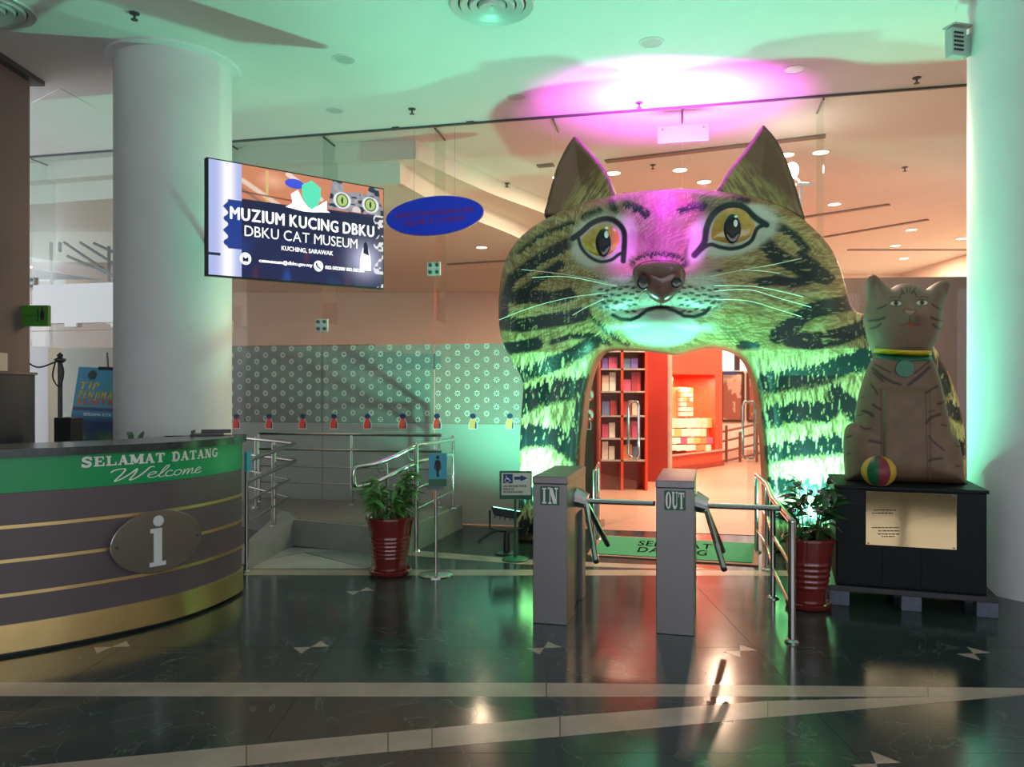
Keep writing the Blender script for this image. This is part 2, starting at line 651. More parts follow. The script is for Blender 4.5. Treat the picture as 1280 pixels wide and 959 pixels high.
# ------------------------------------------------------------------ numbers for painted surfaces
def vnoise(x, y, seed=0):
    xi, yi = np.floor(x).astype(np.int64), np.floor(y).astype(np.int64)
    xf, yf = x - xi, y - yi

    def h(a, b):
        n = (a * 374761393 + b * 668265263 + seed * 974711) & 0x7fffffff
        n = ((n ^ (n >> 13)) * 1274126177) & 0x7fffffff
        n = n ^ (n >> 16)
        return (n & 0xffff) / 65535.0
    u, v = xf * xf * (3 - 2 * xf), yf * yf * (3 - 2 * yf)
    return (h(xi, yi) * (1 - u) + h(xi + 1, yi) * u) * (1 - v) + (h(xi, yi + 1) * (1 - u) + h(xi + 1, yi + 1) * u) * v


def fbm(x, y, seed=0, o=4):
    s, a, t = 0, 0.5, 0
    for k in range(o):
        s = s + a * vnoise(x * 2 ** k, y * 2 ** k, seed + k)
        t += a
        a *= 0.5
    return s / t


def seg_dist(px, py, line):
    d = np.full(px.shape, 1e9)
    for (x0, y0), (x1, y1) in zip(line[:-1], line[1:]):
        dx, dy = x1 - x0, y1 - y0
        t = np.clip(((px - x0) * dx + (py - y0) * dy) / (dx * dx + dy * dy + 1e-12), 0, 1)
        d = np.minimum(d, np.hypot(px - x0 - t * dx, py - y0 - t * dy))
    return d


def inside(px, py, poly):
    r = np.zeros(px.shape, dtype=bool)
    n = len(poly)
    for i in range(n):
        x0, y0 = poly[i][0], poly[i][1]
        x1, y1 = poly[(i + 1) % n][0], poly[(i + 1) % n][1]
        c = ((y0 > py) != (y1 > py)) & (px < (x1 - x0) * (py - y0) / (y1 - y0 + 1e-12) + x0)
        r ^= c
    return r


def mix(c, k, m):
    """lay colour k over c where m (0..1)"""
    return c * (1 - m[:, None]) + np.array(k)[None, :] * m[:, None]


def step(d, w, s):
    """1 inside distance w, falling to 0 over s"""
    return np.clip((w + s / 2 - d) / s, 0, 1)


class Plane:
    """upright plane in the place: foot point, along u (level), v up, w towards the viewer's side"""
    def __init__(self, foot, yaw):
        self.o = Vector((foot[0], foot[1], 0))
        self.u = Vector((math.cos(yaw), math.sin(yaw), 0))
        self.n = Vector((math.sin(yaw), -math.cos(yaw), 0))

    def P(self, u, v, w=0.0):
        p = self.o + self.u * u + self.n * w
        return (p.x, p.y, v)

    def uv(self, x, y, w=0.0):
        """where the sight line of pixel (x, y) meets the plane shifted by w"""
        o = self.o + self.n * w
        d = Vector(((x - 640) / F, 1.0, -(y - HY) / F))
        k = o.dot(self.n) / d.dot(self.n)
        p = d * k
        return ((p - o).dot(self.u), CAM_H + p.z)


def project(X, Y, Z):
    return 640 + F * X / Y, HY - F * (Z - CAM_H) / Y


def relief(name, pl, outline, step_, hfun, wback, paint, m, parent=None, side=(0.05, 0.045, 0.03), flat_px=None, k=6, smooth_outline=True):
    """solid with a modelled front: outline in (u, v) on plane pl, front height hfun(u,v,d) over the plane, back at wback"""
    ol = spline(outline, k, True) if smooth_outline else [np.array(p, float) for p in outline]
    ol = np.array(ol)
    lo, hi = ol.min(0) - step_, ol.max(0) + step_
    gu, gv = np.arange(lo[0], hi[0] + step_, step_), np.arange(lo[1], hi[1] + step_, step_)
    U, V = np.meshgrid(gu, gv)
    nu, nv = U.shape[1], U.shape[0]
    u, v = U.ravel(), V.ravel()
    d = np.full(u.shape, 1e9)
    cu, cv = np.zeros_like(u), np.zeros_like(u)
    n = len(ol)
    for i in range(n):
        x0, y0 = ol[i]
        x1, y1 = ol[(i + 1) % n]
        dx, dy = x1 - x0, y1 - y0
        t = np.clip(((u - x0) * dx + (v - y0) * dy) / (dx * dx + dy * dy + 1e-12), 0, 1)
        qx, qy = x0 + t * dx, y0 + t * dy
        dd = np.hypot(u - qx, v - qy)
        s = dd < d
        d[s] = dd[s]
        cu[s], cv[s] = qx[s], qy[s]
    ins = inside(u, v, ol)
    sd = np.where(ins, d, -d)
    keep = sd > -0.65 * step_
    snap = keep & (sd <= 0.35 * step_)
    u = np.where(snap, cu, u)
    v = np.where(snap, cv, v)
    sd = np.where(snap, 0, sd)
    idx = np.arange(nu * nv).reshape(nv, nu)
    a, b, c, e = idx[:-1, :-1].ravel(), idx[:-1, 1:].ravel(), idx[1:, 1:].ravel(), idx[1:, :-1].ravel()
    ok = keep[a] & keep[b] & keep[c] & keep[e] & ~(snap[a] & snap[b] & snap[c] & snap[e])
    Q = np.stack([a[ok], b[ok], c[ok], e[ok]], 1)
    # triangles that close the stair steps at the rim
    T = []
    for tri in ((a, b, c, e), (b, c, e, a), (c, e, a, b), (e, a, b, c)):
        o3 = keep[tri[0]] & keep[tri[1]] & keep[tri[2]] & ~keep[tri[3]] & ~(snap[tri[0]] & snap[tri[1]] & snap[tri[2]])
        T.append(np.stack([tri[0][o3], tri[1][o3], tri[2][o3]], 1))
    T = np.concatenate(T)
    used = np.unique(np.concatenate([Q.ravel(), T.ravel()]))
    re = -np.ones(nu * nv, dtype=np.int64)
    re[used] = np.arange(len(used))
    Q, T = re[Q], re[T]
    u, v, sd = u[used], v[used], sd[used]
    w = hfun(u, v, sd)
    N = len(u)
    faces = [tuple(q) for q in Q.tolist()] + [tuple(q) for q in T.tolist()]
    cnt = {}
    for f in faces:
        for i in range(len(f)):
            p, q = f[i], f[(i + 1) % len(f)]
            if (q, p) in cnt:
                del cnt[(q, p)]
            else:
                cnt[(p, q)] = 1
    front = np.stack([pl.o.x + pl.u.x * u + pl.n.x * w, pl.o.y + pl.u.y * u + pl.n.y * w, v], 1)
    back = np.stack([pl.o.x + pl.u.x * u + pl.n.x * wback, pl.o.y + pl.u.y * u + pl.n.y * wback, v], 1)
    px, py = project(front[:, 0], front[:, 1], front[:, 2])
    cols = paint(px, py, u, v, sd) if paint else np.zeros((N, 3))
    fs = faces + [tuple(i + N for i in f[::-1]) for f in faces]
    # rim: its own vertices, so the edge stays crisp
    rim_v, rim_f, mp = [], [], {}
    for (p, q) in cnt:
        for r in (p, q):
            if r not in mp:
                mp[r] = 2 * N + len(rim_v)
                rim_v += [front[r], back[r]]
        rim_f.append((mp[q], mp[p], mp[p] + 1, mp[q] + 1))
    allv = np.concatenate([front, back, np.array(rim_v).reshape(-1, 3)])
    sc = np.tile(np.array(side), (N + len(rim_v), 1))
    return link(name, allv, fs + rim_f, m, parent, True, np.concatenate([cols, sc]))

# ================================================================== the setting
YAW = math.atan2(-2.4, 11.08)
GP = Plane((1.876, 8.465), YAW)                      # the glass front
gx = lambda px: GP.uv(px, 400)[0]                    # place along the glass seen at column px
gl_l, gl_r = -13.5, 5.2
A_l, A_r = GP.P(gl_l, 0), GP.P(gl_r, 0)

# floor of the lobby: bed, big dark slabs, cream inlays
floor = link('floor', [(-9, -3, -0.06), (7, -3, -0.06), (7, 12.5, -0.06), (-9, 12.5, -0.06), (-9, -3, -0.004), (7, -3, -0.004), (7, 12.5, -0.004), (-9, 12.5, -0.004)],
             [(3, 2, 1, 0), (4, 5, 6, 7), (0, 1, 5, 4), (1, 2, 6, 5), (2, 3, 7, 6), (3, 0, 4, 7)], 'stone_top')
struct(floor, 'dark green polished marble lobby floor with cream inlaid bands', 'floor')
SL = 1.28
_slab = None
for i in range(-6, 5):
    for j in range(-4, 4):
        x0, y0 = 0.19 + i * SL, 4.66 + j * 1.36
        cx, cy = x0 + SL / 2, y0 + 0.68
        if y0 < -1 or cy > 8.2 + 0.22 * (1.8 - cx) - 0.2:
            continue
        if _slab is None:
            b = MB().box((0, 0, 0), (SL - 0.003, 1.36 - 0.003, 0.02))
            _slab = b.go('slab', 'dark_marble', floor)
            o = _slab
        else:
            o = _slab.copy()
            COL.objects.link(o)
        o.parent = floor
        o.matrix_parent_inverse = Matrix.Translation(floor.location).inverted()
        o.location = (cx, cy, -0.01)


def inlay(poly, m='cream_marble', name='inlay_band', top=0.0012):
    return MB().prism([(p[0], p[1]) for p in poly], -0.003, top).go(name, m, floor)


fp = lambda *pts: [fl(x, y) for x, y in pts]
# the two long bands in front that meet at the right, cut into stones
def band(topl, botl, cuts):
    for (a, b) in zip(cuts[:-1], cuts[1:]):
        f = lambda ln, x: np.interp(x, [p[0] for p in ln], [p[1] for p in ln])
        g = 0.6
        inlay(fp((a + g, f(botl, a)), (b - g, f(botl, b)), (b - g, f(topl, b)), (a + g, f(topl, a))))


band([(-300, 853), (0, 853), (683, 854), (960, 857), (1600, 864)], [(-300, 870), (0, 870), (683, 871), (960, 876), (1280, 868), (1600, 865)], [-300, 683, 1160, 1560])
band([(-200, 981), (25, 959), (308, 932), (485, 916), (540, 911), (700, 896), (960, 876.5)], [(-200, 1006), (25, 984), (308, 957), (485, 940), (540, 935), (700, 921), (960, 897)], [-200, 25, 308, 485, 540, 700, 960])
inlay(fp((960, 897), (1280, 869), (1280, 868.6), (960, 876.6)))
# far bands in front of the gate
inlay(fp((305, 719), (660, 719.5), (1000, 720), (1000, 713.5), (660, 712.5), (305, 712)))
inlay(fp((505, 694), (660, 706), (820, 711), (900, 712.6), (820, 706.5), (660, 699.5), (520, 688.5)))
# small bow ties where four slabs meet
bow = [(140, 809), (389, 809), (680, 810), (925, 814), (1217, 817), (450, 739), (1095, 955)]
for x, y in bow:
    c = fl(x, y)
    for s in (-1, 1):
        inlay([(c.x, c.y), (c.x + s * 0.105, c.y + s * 0.010), (c.x + s * 0.030, c.y - s * 0.0 + s * 0.115)], name='inlay_triangle')

# floor behind the glass
inner = MB().prism([A_l[:2], A_r[:2], (11, 7.2), (11, 21), (-14, 21)], -0.06, 0.001).go('floor', 'inner_floor')
struct(inner, 'warm pinkish stone floor of the museum behind the glass', 'floor')

ceiling = MB().prism([(-14, -3), (11, -3), (11, 21), (-14, 21)], CEIL, CEIL + 0.2).go('ceiling', 'ceiling_paint')
struct(ceiling, 'white lobby ceiling washed in coloured light', 'ceiling')

wl = MB().prism([(-5.1, -3), (-4.83, -3), (-4.83, 7.70), (-5.1, 7.70)], 0, CEIL).go('wall_left', 'mauve_wall')
struct(wl, 'brown painted side wall at the left edge', 'wall')
MB().prism([(-4.83, 5.0), (-4.79, 5.0), (-4.79, 7.72), (-4.83, 7.72)], 0, 1.72).go('wainscot', 'dark_wall', wl)
MB().prism([(-4.83, 5.0), (-4.775, 5.0), (-4.775, 7.74), (-4.83, 7.74)], 1.72, 1.745).go('ledge', 'brown_stone', wl)
MB().prism([(-5.1, 5.0), (-4.74, 5.0), (-4.74, 7.80), (-5.1, 7.80)], CEIL - 0.05, CEIL - 0.001).go('cornice', 'dark_wall', wl)
MB().prism([(-4.83, 6.2), (-4.815, 6.2), (-4.815, 7.34), (-4.83, 7.34)], 1.75, 1.92).go('notice_panel', 'beige_wall', wl)
wr = MB().prism([(7.0, -3), (7.2, -3), (7.2, 8), (7.0, 8)], 0, CEIL).go('wall_right', 'beige_wall')
struct(wr, 'pale side wall far right beyond the column', 'wall')
for nm, poly, m, lab in (('wall_back', [(-14, 20.5), (11, 20.5), (11, 20.8), (-14, 20.8)], 'beige_wall', 'beige rear wall of the museum hall behind glass'),
                         ('wall_west', [(-13.6, 10), (-13.3, 10), (-13.3, 20.5), (-13.6, 20.5)], 'beige_wall', 'beige side wall beyond the stairs'),
                         ('wall_east', [(10.4, 7), (10.7, 7), (10.7, 20.5), (10.4, 20.5)], 'beige_wall', 'beige side wall right of the shop')):
    struct(MB().prism(poly, 0, CEIL).go(nm, m), lab, 'wall')

# glazed entrance side behind the viewer: unseen sill and header added to darken floor reflections, daylight between them
we = MB().prism([(-5.1, -3.2), (7.2, -3.2), (7.2, -3.0), (-5.1, -3.0)], 0, 0.6).go('wall_entrance_added', 'grey_stone')
struct(we, 'unseen low sill wall added on the glazed entrance side', 'wall')
MB().prism([(-5.1, -3.2), (7.2, -3.2), (7.2, -3.0), (-5.1, -3.0)], 3.9, CEIL).go('header', 'ceiling_paint', we)
for x in (-5.0, -2.0, 1.0, 4.0, 7.1):
    MB().box((x, -3.1, 2.25), (0.10, 0.12, 3.3)).go('mullion', 'dark_steel', we)

# round columns
def column(c, r, lab):
    t = MB().lathe([(r, 0.0), (r, CEIL - 0.12)], (c[0], c[1], 0), 64).go('wall_column', 'column_paint')
    smooth_by_angle(t)
    struct(t, lab, 'column')
    smooth_by_angle(MB().lathe([(r + 0.001, CEIL - 0.1205), (r + 0.001, CEIL - 0.03), (r + 0.075, CEIL - 0.022), (r + 0.08, CEIL - 0.001)], (c[0], c[1], 0), 64).go('capital', 'column_paint', t))
    return t


column((-3.26, 7.42), 0.525, 'round pale column behind the welcome desk')
column((4.20, 6.02), 0.55, 'round pale column at the right edge')

# soffit steps behind the glass
def curve_edge(pts):
    return [(p[0], p[1]) for p in spline(pts, 8)]


def soffit(poly, z0, z1, nm):
    return struct(MB().prism(poly, z0, z1).go(nm, 'soffit_paint'), 'stepped curved ceiling soffit behind the glass', 'ceiling')


ea = curve_edge([(at(520, 182, 9.6).x, 9.6), (-0.35, 11.2), (0.9, 13.2), (2.1, 16.2), (2.7, 19.5), (2.8, 20.5)])
soffit([(-13.3, 20.5), (-13.3, 9.62 + 2.6), (-3.4, 9.62 + 0.2)] + ea, 4.46, CEIL - 0.001, 'trim_1')
eb = curve_edge([(-1.42, 9.75), (-0.85, 11.3), (0.15, 13.3), (1.2, 16.2), (1.8, 19.5), (1.85, 20.5)])
soffit([(-13.2, 20.45), (-13.2, 12.5), (-3.4, 10.0)] + eb, 4.20, 4.461, 'trim_2')
# the beam over the stairs at the far left and the partition right of the cat
struct(MB().box((-8.4, 13.0, 3.95), (6.5, 0.5, 0.5)).go('trim_3', 'soffit_paint'), 'pale beam above the stairs', 'beam')
struct(MB().prism([(3.9, 11.35), (9.5, 10.9), (9.5, 11.1), (3.9, 11.55)], 0, 3.22).go('wall_partition', 'brown_partition'), 'dark brown partition right of the cat gateway', 'wall')
struct(MB().prism([(-9.0, 14.2), (-2.3, 12.9), (-2.3, 13.1), (-9.0, 14.4)], 0, 2.35).go('wall_stair', 'olive_wall'), 'low olive wall below the stairs', 'wall')

struct(MB().prism([GP.P(-6.2, 0, -0.55)[:2], GP.P(-3.45, 0, -0.55)[:2], GP.P(-3.45, 0, -0.63)[:2], GP.P(-6.2, 0, -0.63)[:2]], 0, 2.06).go('wall_screen', 'brown_partition'), 'dark brown low screen wall behind the leftmost starred pane', 'wall')

# glass front: panes, fins, fittings
joints = [gl_l + 0.4, gx(38) - 1.45, gx(38), gx(150) , gx(285), gx(403), gx(543), gx(691), gx(853), gx(1030), gx(1222)]
door_l, door_r, door_h = gx(745), gx(957), 2.32


def pane_box(u0, u1, z0, z1, t=0.012, w=0.0):
    p = [GP.P(u0, 0, w)[:2], GP.P(u1, 0, w)[:2], GP.P(u1, 0, w - t)[:2], GP.P(u0, 0, w - t)[:2]]
    return MB().prism(p, z0, z1)


g = 0.004
for i, (a, b) in enumerate(zip(joints[:-1], joints[1:])):
    w_ = bpy.data.objects.new('window_%d' % (i + 1), None)
    w_.location = GP.P((a + b) / 2, 0)
    COL.objects.link(w_)
    struct(w_, 'tall frameless glass panel of the museum front, number %d from the left' % (i + 1), 'glass panel')
    midz = 3.0
    if b <= gx(285) + 0.01 and b > gx(150) - 0.01:
        midz = 2.36
    elif b <= gx(403) + 0.01 and b > gx(285):
        midz = 2.36
    segs = [(a, b, 0.005, midz - g), (a, b, midz + g, CEIL - 0.02)]
    if a < door_l < b:
        segs = [(a, door_l, 0.005, midz - g), (door_l + g, b, door_h, midz - g), (a, b, midz + g, CEIL - 0.02)]
    elif a < door_r < b:
        segs = [(a, door_r - g, door_h, midz - g), (door_r, b, 0.005, midz - g), (a, b, midz + g, CEIL - 0.02)]
    for (u0, u1, z0, z1) in segs:
        pane_box(u0 + g, u1 - g, z0, z1).go('pane', 'glass', w_)
    pane_box(a, b, CEIL - 0.022, CEIL - 0.002, 0.03, 0.01).go('head_channel', 'dark_steel', w_)
    # glass fin behind the joint with its dark top rod
    if b < gx(1100):
        p0, p1 = GP.P(b, 0, -0.02), GP.P(b, 0, -0.42)
        if b < gx(600) or b > gx(900):
            n_ = GP.u * 0.006
            MB().prism([(p0[0] - n_.x, p0[1] - n_.y), (p0[0] + n_.x, p0[1] + n_.y), (p1[0] + n_.x, p1[1] + n_.y), (p1[0] - n_.x, p1[1] - n_.y)],
                       3.1 if b > gx(600) else 2.4, CEIL - 0.06).go('fin', 'fin_glass', w_)
        MB().tube([(p0[0], p0[1], CEIL - 0.035), (p1[0], p1[1], CEIL - 0.045)], 0.012, 6).go('fin_rod', 'dark_steel', w_)
    # patch fittings at the joint: four bolts on a green steel plate
    for zz in ([midz] if b < gx(691) + 0.01 else []):
        q = GP.P(b, zz, 0.012)
        f_ = MB().box(q, (0.155, 0.03, 0.155), YAW).go('patch_fitting', 'fixture_grey', w_)
        for sx in (-1, 1):
            for sz in (-1, 1):
                c = Vector(GP.P(b + sx * 0.042, zz + sz * 0.042, 0.025))
                MB().tube([c, c + GP.n * 0.012], 0.022, 10).go('bolt', 'dark_steel', f_)
    # films: frosted below, starred band above it
    if gx(285) - 0.05 < b <= gx(691) + 0.01 and a >= gx(285) - 0.01:
        bb = gx(668) if b > gx(690) else b
        pane_box(a + g, bb - g, 0.006, 1.17, 0.001, 0.0035).go('frosted_film', 'film_frost', w_)
        pane_box(a + g, bb - g, 1.172, 2.11, 0.001, 0.0035).go('starred_film', 'film_star', w_)
        st = MB()
        row = 0
        zz = 1.22
        while zz < 2.10:
            uu = a + 0.05 + (0.117 if row % 2 else 0.0)
            while uu < bb - 0.03:
                for s8 in range(8):
                    an = s8 * math.pi / 4
                    e1, e2 = 0.014, 0.036
                    da = 0.20
                    P_ = [GP.P(uu + r_ * math.cos(an + q_), zz + r_ * math.sin(an + q_), 0.006) for r_, q_ in ((e1, -da), (e2, -da * 0.7), (e2, da * 0.7), (e1, da))]
                    st.add(P_, [(0, 1, 2, 3)])
                uu += 0.235
            zz += 0.0785
            row += 1
        s_ = st.go('star_print', 'star_white', w_)
        s_['kind'] = 'stuff'

# ================================================================== the cat gateway
CP = Plane((1.468, 7.75), YAW)
ground = lambda px: (CP.uv(px, 600)[0], 0.0)
head_px = [(650, 600), (650, 560), (652, 520), (654, 482), (648, 464), (640, 450), (632, 435), (626, 415), (624, 392), (625, 365), (629, 338), (637, 317), (650, 299), (668, 284), (690, 271), (715, 259),
           (745, 250), (780, 243), (815, 239), (850, 237), (885, 239), (920, 243), (950, 250), (978, 260), (1003, 275), (1022, 292), (1037, 310), (1048, 332), (1056, 358), (1062, 380), (1072, 391), (1095, 393),
           (1125, 400), (1150, 415), (1170, 440), (1188, 475), (1199, 510), (1205, 550), (1206, 600)]
inner_px = [(957, 600), (955, 565), (952, 530), (948, 498), (942, 472), (934, 453), (922, 441), (905, 435), (888, 433), (868, 437), (848, 442), (830, 440), (808, 437), (785, 436), (765, 436), (752, 440),
            (743, 454), (737, 472), (732, 495), (729, 525), (726, 560), (724, 600)]
gate_ol = spline([ground(648), (CP.uv(649, 640)[0], 0.4)] + [CP.uv(x, y) for x, y in head_px] + [(CP.uv(1206, 650)[0], 0.4), ground(1206)], 5) + spline([ground(958), (CP.uv(958, 640)[0], 0.35)] + [CP.uv(x, y) for x, y in inner_px] + [(CP.uv(723, 640)[0], 0.35), ground(723)], 5)


def bump2(u, v, c, ru, rv, h):
    cu, cv = CP.uv(*c)
    return h * np.exp(-(((u - cu) / ru) ** 2 + ((v - cv) / rv) ** 2))


def gate_h(u, v, d):
    D = 0.40
    k = np.clip(d / D, 0, 1)
    h = 0.34 * np.sqrt(np.clip(1 - (1 - k) ** 2, 0, 1))
    fade = np.clip(d / 0.10, 0, 1)
    f = bump2(u, v, (822, 372), 0.48, 0.26, 0.22)              # muzzle
    f = f + bump2(u, v, (790, 375), 0.20, 0.16, 0.06) + bump2(u, v, (860, 373), 0.20, 0.16, 0.06)
    f = f + bump2(u, v, (824, 412), 0.34, 0.12, 0.15)          # chin
    f = f - bump2(u, v, (824, 392), 0.36, 0.035, 0.05)         # mouth groove
    f = f + bump2(u, v, (826, 300), 0.22, 0.40, 0.15)          # bridge
    f = f + bump2(u, v, (832, 258), 0.9, 0.22, 0.06)           # brow
    f = f - bump2(u, v, (757, 303), 0.22, 0.19, 0.05) - bump2(u, v, (914, 288), 0.25, 0.20, 0.05)   # eye hollows
    f = f + bump2(u, v, (690, 385), 0.40, 0.30, 0.06) + bump2(u, v, (985, 370), 0.45, 0.30, 0.08)   # cheeks
    legs = 0.10 * np.clip((1.95 - v) / 0.25, 0, 1)             # legs stand back under the head
    return h + f * fade - legs * fade


def blobs(px, py, c, rx, ry, soft_=0.35, rot=0.0):
    ca, sa = math.cos(R(rot)), math.sin(R(rot))
    x, y = px - c[0], py - c[1]
    x, y = x * ca + y * sa, -x * sa + y * ca
    return np.clip((1 + soft_ / 2 - np.hypot(x / rx, y / ry)) / soft_, 0, 1)


DARK = [  # tabby stripes: line, half width
    ([(727, 298), (706, 306), (686, 317), (664, 331), (645, 345)], 5.5), ([(715, 278), (690, 287), (668, 300), (648, 316)], 2.5),
    ([(700, 331), (684, 342), (668, 354), (648, 368)], 4.5), ([(645, 372), (668, 371), (690, 374), (712, 368)], 6.5), ([(640, 348), (632, 372), (630, 392)], 5),
    ([(628, 404), (650, 407), (680, 402), (705, 398), (728, 393)], 7.0), ([(632, 436), (650, 434), (670, 430)], 5.5),
    ([(736, 393), (752, 408), (768, 424), (785, 432)], 2.0), ([(690, 428), (715, 420), (740, 420), (762, 430)], 3.0),
    ([(652, 469), (675, 461), (700, 451), (722, 440), (742, 428)], 6.0), ([(652, 506), (672, 494), (700, 487), (735, 484)], 9.5),
    ([(648, 550), (668, 545), (692, 546), (712, 558), (728, 575)], 9.0), ([(728, 495), (722, 530), (716, 560)], 5.0),
    ([(650, 625), (672, 618), (700, 612), (724, 618)], 7.0), ([(650, 662), (680, 652), (722, 660)], 8.0),
    ([(958, 279), (975, 284), (992, 294), (1008, 312)], 4.0), ([(957, 303), (966, 316), (985, 328), (1006, 338), (1032, 348)], 7.0),
    ([(952, 353), (972, 350), (990, 354), (1010, 350), (1035, 347)], 5.0), ([(1000, 318), (1018, 330), (1038, 348)], 4.0),
    ([(1062, 378), (1040, 383), (1016, 388), (1000, 398), (984, 412), (972, 420)], 8.0), ([(988, 424), (1015, 427), (1045, 422), (1090, 406)], 8.0),
    ([(925, 432), (945, 432)], 3.5), ([(960, 479), (985, 474), (1010, 472), (1040, 463), (1062, 454), (1100, 446)], 9.0),
    ([(962, 522), (985, 517), (1012, 514), (1036, 514)], 8.5), ([(1046, 493), (1058, 505), (1075, 521), (1090, 530)], 8.0),
    ([(962, 568), (985, 563), (1010, 560), (1035, 558), (1075, 552)], 7.5), ([(960, 606), (985, 608), (1010, 612), (1050, 612)], 7.0), ([(960, 640), (1000, 645), (1060, 640)], 8.0),
    ([(1164, 440), (1178, 470), (1180, 490)], 6.0), ([(1170, 520), (1190, 512), (1204, 520)], 6.0), ([(1180, 570), (1205, 560)], 7.0),
    ([(764, 252), (768, 262)], 3.5), ([(783, 256), (800, 262), (808, 268)], 4.0), ([(850, 263), (866, 258), (880, 257)], 3.5), ([(731, 272), (748, 264)], 4.0),
    ([(917, 247), (936, 251)], 3.0), ([(955, 262), (975, 270)], 1.6), ([(790, 288), (788, 305), (786, 318), (793, 335)], 3.2), ([(866, 298), (862, 312), (858, 330)], 4.0), ([(795, 324), (808, 319), (826, 317), (845, 320), (856, 326)], 2.2),
    ([(745, 348), (765, 354), (778, 360)], 1.8), ([(750, 366), (762, 371)], 2.6), ([(748, 380), (764, 384)], 2.6),
    ([(884, 342), (900, 338)], 2.2), ([(888, 357), (902, 357)], 2.4), ([(886, 373), (905, 371)], 2.4),
]
FUR = np.array((0.240, 0.160, 0.055))
FUR_L = np.array((0.47, 0.40, 0.19))
FUR_D = np.array((0.115, 0.075, 0.035))
BLACK = (0.006, 0.011, 0.014)
PALE = (0.54, 0.55, 0.47)


def fur_fields(px, py):
    cx, cy = 822.0, 350.0
    r = np.hypot(px - cx, (py - cy))
    ph = np.arctan2(py - cy, px - cx)
    face = np.clip((455 - py) / 30, 0, 1) * np.clip((1075 - px) / 20, 0, 1)
    k1 = r / 150.0
    wob = 0.10 * (fbm(px / 24, py / 24, 61, 2) - 0.5)
    s_face = fbm((ph + wob) * 95 * np.clip(k1, 0.35, 1.6), r / 15, 3, 2) * 0.5 + fbm((ph - wob * 1.5) * 120, r / 11, 5, 2) * 0.5
    tilt = np.where(px > 822, 0.10, -0.12)
    s_leg = fbm((px + tilt * py) / 1.7, py / 13, 9, 2) * 0.5 + fbm((px - 2.4 * tilt * py) / 1.5, py / 11, 11, 2) * 0.5
    return face, r, ph, s_face * face + s_leg * (1 - face)


